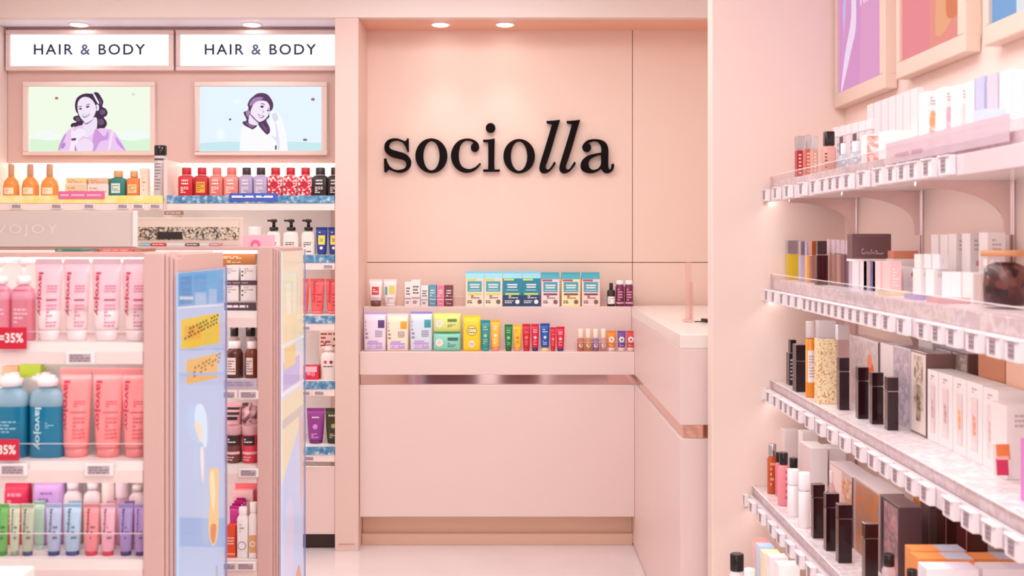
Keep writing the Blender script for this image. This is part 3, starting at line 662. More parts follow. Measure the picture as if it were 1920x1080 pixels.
# top wall shelf products
YW = 5.70; zt = zz[0]; AM = ('liq', 246, 180, 96, .6); WD = (214, 160, 110)
for i, (a, b) in enumerate(((1, 30), (36, 67), (72, 104))):
    put(bottle, 'hair_oil_bottle', 'amber long-necked oil bottle, %s from the left on the top wall shelf' % ORD[i], 'bottle', a, b, 307, YW, zt, 'amber long-necked bottles on the top wall shelf', d=.07, col=AM, capcol=(206,150,118), capw=.36, body=.62, shoulder=.5, items=(('r',-.6,.06,.6,.26,(250,232,196)),('l',-.4,.1,.4,.22,2,WD)))
for i, (a, b, t, bz, c, nm) in enumerate(((122,163,345,zt,(238,210,176),'beige lower'), (164,203,346,zt,(246,226,222),'pale pink lower'), (124,161,334,PZ(346,YW),(240,214,160),'yellowish upper'), (166,202,334,PZ(347,YW),(232,196,166),'tan upper'))):
    put(carton, 'soap_carton', '%s flat carton in the stack between amber and teal bottles' % nm, 'carton', a, b, t, YW, bz, 'flat cartons stacked on the top wall shelf', d=.09, col=c, items=(('l',-.8,.25,.8,.8,2,WD),('r',-1,.0,1,.14,(250,236,226))))
put(carton, 'display_plinth', 'flat pink display plinth on the yellow strip of the top shelf', 'plinth', 109, 196, 359, 5.612, PZ(373,5.612) , None, d=.004, col=(226,112,160), items=(('l',-.9,.25,.9,.75,1,(246,190,214)),))
put(bottle, 'hair_care_bottle', 'teal bottle with a pale wooden cap on the top wall shelf', 'bottle', 204, 234, 320, YW, zt, None, d=.05, n=5, col=(46,126,116), capcol=(216,166,120), capw=.56, body=.74, items=(('r',-.7,.12,.4,.5,(226,236,226)),('l',-.6,.18,.3,.44,4,(80,120,110))))
put(bottle, 'hair_care_bottle', 'orange bottle with a pale wooden cap beside the teal bottle', 'bottle', 236, 261, 320, YW, zt, None, d=.05, n=5, col=(226,130,60), capcol=(216,166,120), capw=.56, body=.74, items=(('r',-.7,.12,.6,.46,(246,206,150)),('l',-.6,.18,.5,.42,4,(190,110,60))))
put(carton, 'slim_carton', 'slim cream carton left of the tall grey spray bottle', 'carton', 262, 277, 316, YW, zt, None, d=.04, col=(242,220,204), items=(('l',-.3,.3,.4,.7,3,WD),('c',0,.22,.004,(200,160,120))))
put(bottle, 'spray_bottle', 'tall grey spray bottle with a black cap at the bay divider', 'bottle', 285, 309, 272, 5.66, zt, None, col=(214,200,204), capcol=BLACK, capw=.96, body=.80, shoulder=.96, items=(('l',-.6,.1,.3,.66,9,(150,130,140)),('r',-.9,.7,.9,.74,(90,70,80))))
cs = [(333,361,(206,30,44),'red'),(363,389,(190,28,40),'red and gold'),(391,417,(236,132,120),'left salmon'),(418,446,(238,150,136),'right salmon'),(447,473,(178,160,196),'left lavender'),(474,500,(182,164,200),'right lavender'),
      (501,528,('floral',206,34,56),'left red patterned'),(530,556,('floral',208,36,58),'middle red patterned'),(558,584,('floral',204,36,58),'right red patterned'),(585,613,(44,26,30),'black'),(614,640,(40,24,28),'second black')]
for i, (a, b, c, nm) in enumerate(cs):
    ik = (240,214,150) if i == 1 else (250,236,230)
    cc = (50,40,52) if 4 <= i <= 5 or i > 8 else ((196,28,44) if i < 2 or i > 5 else (226,120,110))
    it = (('r',-.62,.12,.62,.5,(236,170,60)),('l',-.5,.16,.5,.46,4,(150,60,30))) if i == 1 else (('l',-.5,.38,.4,.6,2,ik),('l',-.6,.1,.5,.34,4,ik))
    if 6 <= i <= 8: it = (('c',0,.4,.02,(196,24,48)),('l',-.5,.12,.5,.3,2,(206,30,52)))
    put(bottle, 'shampoo_bottle', '%s square shampoo bottle in the bottle row under the blue screen' % nm, 'bottle', a, b, 314, YW, zt, 'square shampoo bottles in a row on the top wall shelf', d=.06, n=6, col=c if i not in (2,3) else ('liq',)+c+(.8,), capcol=cc, capw=.62, body=.74, shoulder=.88, items=it, neckcol=Wt)
o = put(carton, 'shelf_sign', 'small blue shelf sign fixed to the blue wavy strip', 'sign', 430, 520, 362.5, 5.612, PZ(377.5, 5.612), None, d=.004, col=(66,96,190), items=(('l',-.9,.3,.9,.85,1,Wt),('l',-.85,.38,.85,.62,1,Wt)))
for i, px in enumerate((32, 107, 168, 231, 260, 292)):
    ptag(px, 387, FR - .001, 'white price tag under the yellow strip, %s from the left' % ORD[i], 'price tags on the top wall shelf')
put(carton, 'shelf_card', 'small brown ribbon-like card under the top wall shelf', 'card', 308, 344, 396, 5.60, PZ(403, 5.60), None, d=.003, col=(150,116,104), items=(('l',-.8,.2,.8,.8,2,(240,220,200)),))

# second wall shelf
z = zz[1]; YW = 5.72
for i, (a, b) in enumerate(((497, 524), (528, 558), (563, 589))):
    put(pump, 'lotion_pump_bottle', 'white lotion bottle with a black pump, %s from left on second wall shelf' % ORD[i], 'bottle', a, b, 411, YW, z, 'white pump bottles on the second wall shelf', col=(240,226,220), capcol=BLACK, items=(('l',-.6,.2,.5,.36,3,INK),('r',-.2,.07,.5,.1,INK)), n=3)
put(jar, 'cream_jar', 'white cream jar with a rounded lid behind the pink card', 'jar', 463, 488, 425, YW, z, None, col=Wt, lid=(248,236,230), lidh=.3)
for i, (a, b) in enumerate(((591, 613), (614, 636))):
    put(tube, 'scrub_tube', '%s blue tube with a yellow label on the second wall shelf' % ('left' if i == 0 else 'right'), 'tube', a, b, 426, YW, z, 'blue scrub tubes on the second wall shelf', col=(38,60,150), cap=(30,46,120), items=(('r',-.55,.36,.6,.7,(246,220,50)),('c',.0,.52,.014,(250,236,120)),('l',-.3,.46,.3,.6,2,(38,60,150)),('l',-.5,.78,.5,.84,1,Wt),('c',0,.24,.008,Wt)))
ptag(616, 500, FR - .001, 'white price tag on the second wall shelf beside the pillar', 'price tags on the right wall bay')
# third: coral tubes
CO = ('trans', 242, 108, 112); RD = (200, 40, 70)
for i, (a, b) in enumerate(((549, 578), (580, 607), (609, 637))):
    put(tube, 'body_wash_tube', 'small coral tube on the third wall shelf, %s from the left' % ORD[i], 'tube', a, b, 523, YW, zz[2], 'coral tubes on the third wall shelf', col=CO, cap=(240,120,120), items=(('t','lavojoy',-.7,.3,-.1,.93,RD,'v'),('l',0,.2,.6,.6,4,RD)))
ptag(573, 615, FR - .001, 'white price tag on the third wall shelf by the display end', 'price tags on the right wall bay')
# fourth
put(pump, 'body_lotion_bottle', 'white rounded bottle with two small emblems on the fourth wall shelf', 'bottle', 599, 630, 650, 5.68, zz[3], None, col=(248,236,232), capcol=(250,240,236), body=.84, items=(('c',-.35,.52,.009,(206,90,110)),('c',.35,.52,.009,(130,60,70)),('l',-.6,.36,.6,.42,1,INK)))
put(carton, 'patterned_carton', 'cream carton with small drawings behind the white rounded bottle', 'carton', 599, 640, 618, 5.78, zz[3], None, d=.06, col=(242,214,204), items=(('l',-.9,.62,.9,.95,4,(150,80,84)),('c',-.5,.7,.008,(206,90,100)),('c',.4,.8,.008,INK)))
put(carton, 'soap_carton', 'small red and pink carton beside the white rounded bottle', 'carton', 569, 597, 686, 5.68, zz[3], None, d=.06, col=(214,40,66), items=(('r',-.8,.55,.8,.95,(246,190,200)),('c',-.3,.45,.011,(250,150,170)),('c',.3,.4,.012,(250,120,150))))
ptag(573, 737, FR - .001, 'left price tag of two on the fourth wall shelf', 'price tags on the right wall bay')
ptag(599, 737, FR - .001, 'right price tag of two on the fourth wall shelf', 'price tags on the right wall bay')
# fifth
put(tube, 'hair_mask_tube', 'purple tube on the lowest wall shelf beside the green tube', 'tube', 573, 607, 767, 5.70, zz[4], None, col=(150,60,150), cap=(110,40,110), items=(('l',-.4,.7,.4,.78,1,Wt),('c',0,.48,.013,(214,150,214)),('l',-.4,.16,.4,.3,3,(230,190,230))))
put(tube, 'hair_mask_tube', 'dark olive green tube on the lowest wall shelf by the pillar', 'tube', 608, 640, 767, 5.70, zz[4], None, col=(58,60,36), cap=(40,42,26), items=(('l',-.6,.74,.6,.84,1,(220,214,170)),('c',0,.5,.012,(170,180,110)),('l',-.4,.16,.4,.3,3,(220,220,180))))
ptag(580, 859, FR - .001, 'white price tag on the lowest wall shelf', 'price tags on the right wall bay')

# ================================================================== GONDOLAS
def gondola(Yf, Yb, X0, XR, post, label, shelves, ztop, rails, back):
    """XR = plane of the side panel; post = (x of post left edge, x of post right edge)"""
    r = empty('display_gondola', ((X0 + XR)/2, (Yf + Yb)/2, 0)); tag(r, label, 'display unit', 'pink freestanding display units')
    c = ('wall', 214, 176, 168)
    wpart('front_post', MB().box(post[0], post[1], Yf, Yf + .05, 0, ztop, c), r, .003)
    t = (XR - post[1]) / 3
    mo = MB()
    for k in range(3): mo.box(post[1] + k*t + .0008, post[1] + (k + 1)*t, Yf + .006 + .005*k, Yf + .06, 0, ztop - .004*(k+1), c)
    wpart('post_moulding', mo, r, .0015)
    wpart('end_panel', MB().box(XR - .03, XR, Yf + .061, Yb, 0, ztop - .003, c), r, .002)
    wpart('back_panel', MB().box(X0, post[0], (Yf + Yb)/2 + .0, (Yf + Yb)/2 + .02, .1, ztop - .01, ('wall', 242, 240, 236)), r)
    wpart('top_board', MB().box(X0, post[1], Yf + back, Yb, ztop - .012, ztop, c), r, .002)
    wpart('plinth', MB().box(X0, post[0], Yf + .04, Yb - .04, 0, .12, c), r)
    for z in shelves:
        shf = wpart('shelf', MB().box(X0, post[0] - .001, Yf + .006, (Yf + Yb)/2 - .001, z - .02, z, ('wall', 238, 232, 228)), r, .0004)
        wpart('price_rail', MB().box(X0, post[0] - .001, Yf, Yf + .006, z - rails[1], z - rails[0], (236, 216, 212)), r, .0004, shf)
        wpart('light_strip', MB().box(X0, post[0] - .03, Yf + .03, Yf + .045, z - .03, z - .021, ('emi', 255, 240, 242, 8.0)), r, 0, shf)
    wpart('light_strip', MB().box(X0, post[0] - .03, Yf + .01 + back, Yf + .025 + back, ztop - .022, ztop - .013, ('emi', 255, 236, 232, 5.0)), r)
    return r
G1 = 2.3; G1z = [PZ(641, G1 + .02), PZ(862, G1 + .02), PZ(1046, G1 + .02), .70, .42]
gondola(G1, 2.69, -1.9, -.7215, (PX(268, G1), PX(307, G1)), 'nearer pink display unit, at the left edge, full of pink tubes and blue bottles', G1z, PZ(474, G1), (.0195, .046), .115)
G2 = 3.3; G2z = [PZ(583, G2 + .02), PZ(712, G2 + .02), PZ(873, G2 + .02), PZ(1047, G2 + .02), .38]
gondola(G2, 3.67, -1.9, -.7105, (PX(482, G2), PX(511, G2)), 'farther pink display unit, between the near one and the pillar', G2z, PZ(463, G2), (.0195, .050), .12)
# end panels' posters (with clear covers)
def end_poster(X, Ya, Yb, z0, z1, layers, label, bg, u):
    """flat poster on the plane X, facing +X; layer points are (u,v) 0..1 from near edge / bottom"""
    G_ = lambda c: ('emi', c[0], c[1], c[2], 1.2); bg = G_(bg); layers = [(p_, G_(m_)) for p_, m_ in layers]
    r = empty('poster', (X, (Ya + Yb)/2, z0)); tag(r, label, 'poster', 'tall blue posters on the unit ends')
    mb = MB()
    mb.box(X + .0005, X + .002, Ya, Yb, z0, z1, bg)
    sheet = wpart('printed_sheet', mb, r)
    pm = MB()
    for k, (pts, mt) in enumerate(layers):
        pts = smooth_outline(pts, 4); from mathutils.geometry import tessellate_polygon
        tri = tessellate_polygon([[Vector((p[0], p[1], 0)) for p in pts]])
        pm.add([(X + .0022 + .0002*k, Ya + (Yb - Ya)*p[0], z0 + (z1 - z0)*p[1]) for p in pts], [tuple(t) for t in tri], mt)
    wpart('printed_picture', pm, r)
    cv = MB().box(X + .006, X + .009, Ya - .002, Yb + .002, z0, z1 + .004, ACR).box(X + .006, X + .0095, Yb, Yb + .004, z0, z1 + .004, ('glass', 150, 170, 230, .7))
    wpart('clear_cover', cv, r)
def rc(u0, v0, u1, v1, sk=0): return [(u0, v0, 1), (u1, v0 + sk, 1), (u1, v1 + sk, 1), (u0, v1, 1)]
BL = (150, 190, 240); LB = (196, 214, 248)
def ink(u0, v0, u1, v1, rows, cols, mt, sk=0):
    rnd = random.Random(u0 + v1); out = []
    for a in range(rows):
        for b in range(cols):
            if rnd.random() < .15: continue
            x = u0 + (u1 - u0)*(b + rnd.uniform(0, .3))/cols; y = v0 + (v1 - v0)*(a + .2)/rows + sk*(x - u0)
            out.append((rc(x, y, x + (u1 - u0)/cols*.6, y + (v1 - v0)/rows*.55), mt))
    return out
PB = .25; PT = PZ(512, G1)
vv = lambda py, u: (PZ(py, G1 + .385*u) - PB)/(PT - PB)
def pq(x0, y0, x1, y1, mt, dy=0):   # a patch given by picture coordinates on the first end panel
    u0 = (2000*.7215/(955 - x0) - G1)/.385; u1 = (2000*.7215/(955 - x1) - G1)/.385
    return ([(u0, vv(y1, u0), 1), (u1, vv(y1 + dy, u1), 1), (u1, vv(y0 + dy, u1), 1), (u0, vv(y0, u0), 1)], mt)
lay = [pq(329, 513, 417, 576, (120, 178, 232), -9), pq(332, 520, 356, 572, (84, 152, 214), -3), pq(360, 516, 384, 548, (98, 166, 226), -3), pq(388, 514, 402, 540, (110, 180, 232), -2),
       pq(332, 556, 358, 562, (206, 226, 248)), pq(362, 549, 383, 572, (176, 206, 242)), pq(388, 542, 403, 570, (170, 200, 240)), pq(329, 576, 417, 579, (240, 246, 255), -6),
       pq(334, 600, 408, 657, (250, 212, 54), -14), pq(340, 612, 372, 640, (250, 190, 60), -5), pq(344, 676, 404, 722, (250, 196, 110), -14),
       pq(330, 655, 417, 658, (170, 200, 244), -3), pq(330, 700, 417, 706, (176, 200, 240), -3), pq(330, 972, 417, 1026, (166, 198, 244), 0), pq(400, 1060, 404, 1100, (190, 180, 190), 0)]
lay += ink(.10, vv(640, .1), .80, vv(616, .1), 3, 11, (84, 62, 36), .018) + ink(.22, vv(712, .2), .82, vv(688, .2), 3, 8, (170, 116, 70), .014)
def pp(pts, mt):
    out = []
    for x, y in pts:
        u = (2000*.7215/(955 - x) - G1)/.385; out.append((u, vv(y, u)))
    return (out, mt)
lay += [pp([(352,765),(364,758),(374,780),(376,820),(372,840),(366,832),(352,800)], (218,228,246)), pp([(350,795),(360,792),(366,812),(362,830),(354,812)], (240,220,196)), pp([(362,840),(368,845),(368,890),(366,905),(362,870)], (240,226,226)),
        pp([(379,885),(388,878),(397,884),(396,940),(397,980),(394,1010),(387,1024),(380,1012),(377,985),(380,940)], (244,196,140)), pp([(381,890),(387,886),(390,930),(386,960),(382,930)], (250,222,176)), pp([(382,985),(392,985),(390,1012),(386,1020),(381,1008)], (220,140,96))]
end_poster(-.7205, G1 + .006, 2.684, PB, PT, lay, 'tall blue poster with yellow notes and a baguette on the nearer unit end', LB, 0)
PT2 = PZ(472, G2)
lay2 = [(rc(0, .80, 1, 1), (248, 224, 196)), (rc(0, .62, 1, .80), (238, 226, 232)), ([(0,.50,1),(1,.62,1),(1,.68,1),(0,.68,1)], (246, 226, 190)), (rc(.12, .86, .8, .965), (250, 230, 200)), (rc(.2, .86, .42, .93), (252, 240, 216)), (rc(.5, .86, .66, .95), (248, 234, 214)), (rc(.42, .86, .45, .93), (232, 206, 170)), (rc(.66, .86, .70, .95), (236, 208, 176)),
        (rc(.05, .70, .8, .76), (206, 190, 236)), (rc(.1, .745, .6, .79), (250, 214, 150)), (rc(0, .795, 1, .80), (250, 246, 250)), (rc(0, .69, 1, .697), (250, 246, 250)), (rc(0, .62, 1, .64), (216, 200, 190)),
        ([(.75,.62),(.95,.60),(.98,.50),(.85,.40),(.8,.5)], (226, 190, 180)), ([(0,.30),(.3,.45),(.5,.40),(.4,.25),(.1,.2)], (226, 216, 240)), ([(.5,.22),(.7,.28),(.85,.24),(.8,.14),(.6,.12)], (236, 150, 110)), ([(.3,.14),(.5,.2),(.6,.14),(.4,.1)], (244, 206, 130)), (rc(0, 0, 1, .10), (220, 226, 250))]
end_poster(-.7095, G2 + .01, 3.66, .15, PT2, lay2, 'tall cream and blue poster on the end of the farther unit', (204, 214, 246), 0)

# ---- nearer unit, top row
YT = G1 + .035; PT_ = ('trans', 246, 200, 210); za = G1z[0]; P1 = 'large clear pink tubes on the top shelf of the nearer unit'
for i, (a, b) in enumerate(((58, 109), (112, 161), (165, 220), (224, 272))):
    put(tube, 'body_wash_tube', 'large clear pink tube on the nearer unit top shelf, %s from the left' % ORD[i], 'tube', a, b, 485, YT, za, P1, col=PT_, base=('trans', 252, 226, 228), cap=('gloss', 252, 236, 236), caph=.13,  # paler lower part: white glow of the shelf light put into the tube colour
        items=(('t','lavojoy',-.78,.30,-.32,.83,(196,40,84),'v'),('l',.0,.58,.72,.68,3,(214,110,140)),('r',.0,.485,.72,.505,(190,60,100)),('l',.05,.16,.7,.45,7,(214,130,160)))) if i < 4 else None
for i, (a, b) in enumerate(((-30, 12), (14, 56))):
    put(pump, 'body_wash_bottle', '%s pink pump bottle beside the clear pink tubes' % ('left' if i == 0 else 'right'), 'bottle', a, b, 484, YT, za, 'pink pump bottles on the top shelf of the nearer unit', col=('liq', 248, 164, 184, .75), upper=('liq', 246, 196, 214, .5), capcol=(250,240,240), items=(('l',-.6,.2,.6,.4,4,(250,200,214)),('r',-.9,.6,.9,.615,(214,90,130))))
def card35(px0, px1, py0, py1, Y, txt, label):
    x0, x1, z0, z1 = PX(px0, Y), PX(px1, Y), PZ(py1, Y), PZ(py0, Y); w, h = x1 - x0, z1 - z0
    thing('price_card', label, 'price card', [('card_body', MB().box(-w/2, w/2, -.001, .001, 0, h, (206, 22, 56)).mesh('card_body'), 0),
          ('card_print', deco((('t', txt, -.96 if txt[0] == '=' else -.9, .30, .78, .74, Wt),), w, h, lambda x, z: -.001, False), 0)], ((x0 + x1)/2, Y, z0), 0, 'red sale cards on the nearer unit')
card35(-3, 50, 614, 655, G1 - .012, '=35%', 'red sale card reading =35% on the upper shelf edge, far left')
card35(-16, 36, 824, 864, G1 - .012, '=35%', 'red sale card reading 35% before the blue bottles')
ptag(153, 671, G1 - .001, 'white price tag below the clear pink tubes', 'price tags on the nearer unit')
ptag(27, 880, G1 - .001, 'left price tag below the blue bottles', 'price tags on the nearer unit')
ptag(188, 880, G1 - .001, 'price tag below the coral tubes on the nearer unit', 'price tags on the nearer unit')
guard(-1.25, PX(266, G1), G1 + .008, za, .022, 'long low acrylic lip before the clear pink tubes')
guard(-1.25, PX(266, G1), G1 + .008, G1z[1], .036, 'long low acrylic lip before the blue bottles and coral tubes')
guard(-1.25, PX(266, G1), G1 + .008, G1z[2], .055, 'long acrylic lip before the small pastel tubes')
# middle row
zb = G1z[1]; BLU = ('liq', 26, 146, 190, .85)
for i, (a, b) in enumerate(((-20, 46), (50, 113))):
    put(pump, 'body_wash_bottle', '%s blue liquid pump bottle on the nearer unit middle shelf' % ('left' if i == 0 else 'right'), 'bottle', a, b, 706, YT, zb, 'blue pump bottles on the nearer unit', d=.045, body=.87, col=BLU, upper=('liq', 176, 214, 232, .6), capcol=('trans', 246, 236, 240),
        items=(('t','lavojoy',-.62,.10,-.12,.62,(190,228,240),'v'),('l',.1,.36,.6,.44,3,(150,206,226))) if i else (('l',-.6,.30,.5,.46,4,(150,206,226)),))
for i, (a, b) in enumerate(((0, 40), (60, 100))):
    put(pump, 'body_wash_bottle', '%s clear-shouldered bottle in the back row behind the blue bottles' % ('left' if i == 0 else 'right'), 'bottle', a, b, 700, YT + .065, zb, None, d=.04, col=BLU, upper=('liq', 200, 224, 236, .5), capcol=('trans', 246, 240, 240), body=.84)
CO2 = ('trans', 248, 156, 156)
for i, (a, b) in enumerate(((104, 164), (166, 224), (226, 284))):
    if i == 2: a, b = 222, 272
    put(tube, 'body_wash_tube', 'large coral tube on the nearer unit middle shelf, %s from the left' % ORD[i], 'tube', a, b, 693, YT, zb, 'large coral tubes on the nearer unit', col=CO2, cap=('trans', 246, 150, 150), items=(('t','lavojoy',-.85,.30,-.32,.86,(206,50,84),'v'),('l',.0,.56,.7,.64,3,(226,80,100)),('r',-.2,.50,.75,.512,(214,70,100)),('l',.0,.2,.7,.46,6,(230,96,110))))
put(carton, 'lime_box', 'lime green lidded box behind the blue bottles', 'box', 36, 76, 684, YT + .11, zb, None, d=.02, col=(196,226,70), items=(('r',-.9,.0,.9,.85,(246,236,226)),))
put(carton, 'peach_box', 'peach coloured box behind the left blue bottle', 'box', 4, 34, 687, YT + .11, zb, None, d=.02, col=(236,190,150), items=(('r',-.9,.0,.9,.85,(246,232,222)),))
# lower row, back
zc = G1z[2]; YB2 = YT + .075
put(pack, 'refill_pouch', 'crimson pouch at the back of the nearer unit lower shelf', 'pouch', 4, 50, 897, YB2, zc, None, d=.04, col=(214,36,80), items=(('l',-.6,.6,.6,.8,2,(250,150,170)),('l',-.6,.3,.6,.5,3,(250,150,170))))
put(pack, 'refill_pouch', 'lilac pouch behind the pale blue small tubes', 'pouch', 58, 114, 893, YB2, zc, None, d=.04, col=('trans', 208, 170, 226), items=(('l',-.5,.6,.5,.7,1,(150,110,180)),('l',-.4,.72,.4,.78,1,(150,110,180))))
for i, (a, b) in enumerate(((113, 147), (151, 184), (236, 269))):
    put(pump, 'small_pump_bottle', 'small white pump bottle in the lower back row, %s from the left' % ORD[i], 'bottle', a, b, 892 if i < 2 else 896, YB2, zc, 'small white pump bottles in the lower back row', col=(246,222,206), upper=('trans', 250, 234, 232), capcol=Wt, body=.78)
put(jar, 'lotion_cylinder', 'cream coloured cylinder between the small pump bottles', 'bottle', 187, 211, 897, YB2, zc, None, col=(248,230,214), lid=(250,236,226), lidh=.4, lw=1.0)
put(jar, 'lotion_cylinder', 'clear pink cylinder bottle beside the cream cylinder', 'bottle', 213, 236, 897, YB2, zc, None, col=('liq', 244, 206, 220, .6), lid=(246,226,232), lidh=.3, lw=1.0)
lt = [(-14,12,(120,196,110),(70,150,70),'bright green'),(14,34,(206,222,196),(150,170,140),'clear greenish'),(35,60,(196,206,184),(70,80,120),'sage grey'),(82,111,(188,204,232),(50,66,130),'powder blue'),(114,148,(186,216,240),(60,80,150),'sky blue'),(152,182,(244,160,166),(220,60,90),'salmon pink'),(184,213,(248,190,206),(226,60,90),'baby pink'),(219,246,(176,156,212),(70,50,120),'violet'),(258,280,(182,156,216),(70,50,120),'second violet')]
for a, b, c, cp, nm in lt:
    if nm == 'second violet': a, b = 249, 270
    put(tube, 'hand_cream_tube', '%s small tube in the front row of the nearer unit lower shelf' % nm, 'tube', a, b, 947, G1 + .03, zc, 'small pastel tubes in the lower front row', col=('trans',) + c, cap=cp, items=(('t','lavojoy',-.55,.42,-.05,.9,tuple(int(v*.45) for v in c),'v'),('l',.05,.3,.6,.6,3,tuple(int(v*.6) for v in c))), caph=.08)
for i, (a, b, c, nm) in enumerate(((60, 81, (190,226,206), 'mint'), (125, 150, (180,216,240), 'ice blue'), (198, 216, (246,176,204), 'rose'), (232, 250, (164,136,206), 'purple'))):
    put(tube, 'hand_cream_tube', '%s small tube standing just behind the front row of pastel tubes' % nm, 'tube', a, b, 941, G1 + .075, zc, 'small pastel tubes in the lower front row', col=('trans',) + c, cap=c)
# things on the nearer unit's top board
zt1 = PZ(474, G1)
for a, b, c, nm, ik in ((103, 152, (70,130,112), 'dark green', (190,220,200)), (186, 250, (214,104,96), 'coral red', (250,200,190)), (170, 184, (130,110,96), 'taupe', (200,180,160)), (251, 268, (150,90,60), 'brown', (240,200,160))):
    put(carton, 'flat_pack', '%s flat pack lying on top of the nearer display unit' % nm, 'pack', a, b, 467, G1 + .16, zt1, 'flat packs on top of the nearer unit', d=.09, col=c, items=(('l',-.8,.2,.8,.8,1,ik),))
# header boards on the farther unit
zt2 = PZ(463, G2)
hb = empty('header_board', (PX(100, 3.4), 3.4, zt2)); tag(hb, 'pale pink header board with pale raised letters on the farther unit', 'header board')
hx0, hx1 = -1.9, PX(249, 3.4); ht = PZ(396, 3.4)
wpart('board', MB().box(hx0, hx1, 3.4, 3.425, zt2, ht, ('wall', 224, 210, 204)), hb, .002)
wpart('edge_strip', MB().box(hx1 + .0005, hx1 + .006, 3.396, 3.427, zt2, ht + .002, Wt), hb)
vs, fs, asp = textgeo('LAVOJOY', .0, 1.25)
u0, u1 = PX(-50, 3.4), PX(108, 3.4); v0, v1 = PZ(443, 3.4), PZ(421, 3.4)
split_letters(vs, fs, lambda p: (u0 + (u1 - u0)*p[0], 3.3985, v0 + (v1 - v0)*p[1]), ('gloss', 246, 230, 226), hb)
pb = empty('header_board', (PX(350, 3.6), 3.6, zt2)); tag(pb, 'framed board with a black and cream product photograph on the farther unit', 'header board')
a, b, t_ = PX(252, 3.6), PX(453, 3.6), PZ(408, 3.6)
wpart('board_frame', MB().box(a, b, 3.6, 3.62, zt2, t_, ('wall', 228, 212, 200)), pb, .002)
hp = MB(); wz = t_ - zt2
hp.box(a + .008, b - .008, 3.5985, 3.6, zt2 + wz*.22, t_ - wz*.13, ('print', 1, 1, 1)); hp.box(a + .008, b - .008, 3.5975, 3.5985, t_ - wz*.33, t_ - wz*.13, (236, 220, 204)); hp.box(a + .008 + .07, b - .2, 3.5972, 3.5985, zt2 + wz*.24, zt2 + wz*.5, (44, 38, 38))
wpart('printed_photograph', hp, pb)
for i, (aa, bb, c) in enumerate(((262, 282, (120,186,206)), (283, 311, (206,40,56)), (312, 346, (214,220,226)), (348, 372, (120,90,90)), (374, 392, (210,214,220)), (393, 410, (190,140,150)))):
    put(carton, 'small_pack', 'tiny flat carton before the photo board, %s from the left' % ORD[i], 'carton', aa, bb, 456, 3.5, zt2, 'tiny cartons before the photo board', d=.05, col=c, items=(('l',-.8,.3,.8,.8,1,Wt),))
put(carton, 'pink_sign_card', 'pink card with a darker arch standing on the farther unit', 'card', 455, 515, 441, 3.45, zt2, None, d=.004, col=(246,190,206), items=(('c',-.2,.15,.016,(236,110,160)),('c',-.2,.05,.008,(246,190,206)),))

# ---- farther unit products
Yg = G2 + .05
zb = G2z[0]
put(carton, 'brown_header_card', 'brown card with small print at the top of the farther unit', 'card', 412, 479, 466, Yg + .10, PZ(500, Yg + .10), None, d=.004, col=(176,112,62), items=(('l',-.3,.72,.3,.8,1,(250,220,180)),('l',-.9,.42,.9,.58,2,(250,226,190)),('l',-.6,.2,.5,.34,2,(250,226,190))))
bb_ = carton
for i, (a, b, t, bz) in enumerate(((424, 447, 498, PZ(527, Yg)), (451, 480, 498, PZ(527, Yg)), (424, 447, 532, zb + .028), (451, 480, 532, zb + .028))):
    put(carton, 'white_carton', '%s white carton of four in the farther unit top row' % ('upper left', 'upper right', 'lower left', 'lower right')[i], 'carton', a, b, t, Yg, bz, 'white cartons in the farther unit', d=.07, col=(246,238,238), items=(('l',-.7,.45,.7,.85,3,(190,170,176)),) + ((('r',-.95,-.0,-.55,.9,Wt),('c',-.75,.6,.003,INK),('c',-.75,.35,.003,INK)) if i in (1, 3) else ()))
put(carton, 'dark_tray', 'dark tray between the upper and lower white cartons', 'tray', 422, 480, 526.5, Yg - .003, zb + .079, None, d=.075, col=(84,60,70), items=(('l',-.9,.2,.9,.8,1,(180,150,160)),))
put(carton, 'shelf_sign', 'dark plum shelf sign with white lettering under the white cartons', 'sign', 421, 480, 568, Yg - .01, zb, None, d=.004, col=(92,66,82), items=(('l',-.95,.2,.5,.85,1,Wt),('l',-.9,.35,.55,.6,1,Wt)))
zb = G2z[1]
for i, (a, b, c) in enumerate(((420, 452, (84,40,34)), (457, 490, (120,60,34)))):
    if b > 481: b = 482
    put(bottle, 'amber_bottle', '%s brown bottle with a white cap in the farther unit' % ('left' if i == 0 else 'right'), 'bottle', a, b, 641, Yg, zb, 'brown bottles in the farther unit', col=('gloss',) + c, capcol=('gloss', 250, 244, 244), capw=.72, body=.8, shoulder=.82, items=(('r',-.7,.1,.35,.56,(244,226,222)),('l',-.6,.15,.3,.5,5,(130,100,104))))
for i, (a, b) in enumerate(((427, 447), (455, 479))):
    put(bottle, 'black_cap_bottle', '%s clear bottle with a black cap behind the brown bottles' % ('left' if i == 0 else 'right'), 'bottle', a, b, 613, Yg + .075, zb, 'black capped bottles in the back row', col=('liq', 214, 196, 200, .6), capcol=BLACK, capw=.75, body=.8)
put(carton, 'clear_shelf_strip', 'clear printed strip under the brown bottles', 'strip', 420, 481, 712, G2 - .004, PZ(728, G2 - .004), None, d=.003, col=('liq', 216, 206, 226, .7), items=(('l',-.9,.2,.8,.8,2,(150,140,170)),))
for i, px in enumerate((427, 467)): ptag(px, 740, G2 - .001, '%s price tag under the brown bottles' % ('left' if i == 0 else 'right'), 'price tags on the farther unit')
zb = G2z[2]
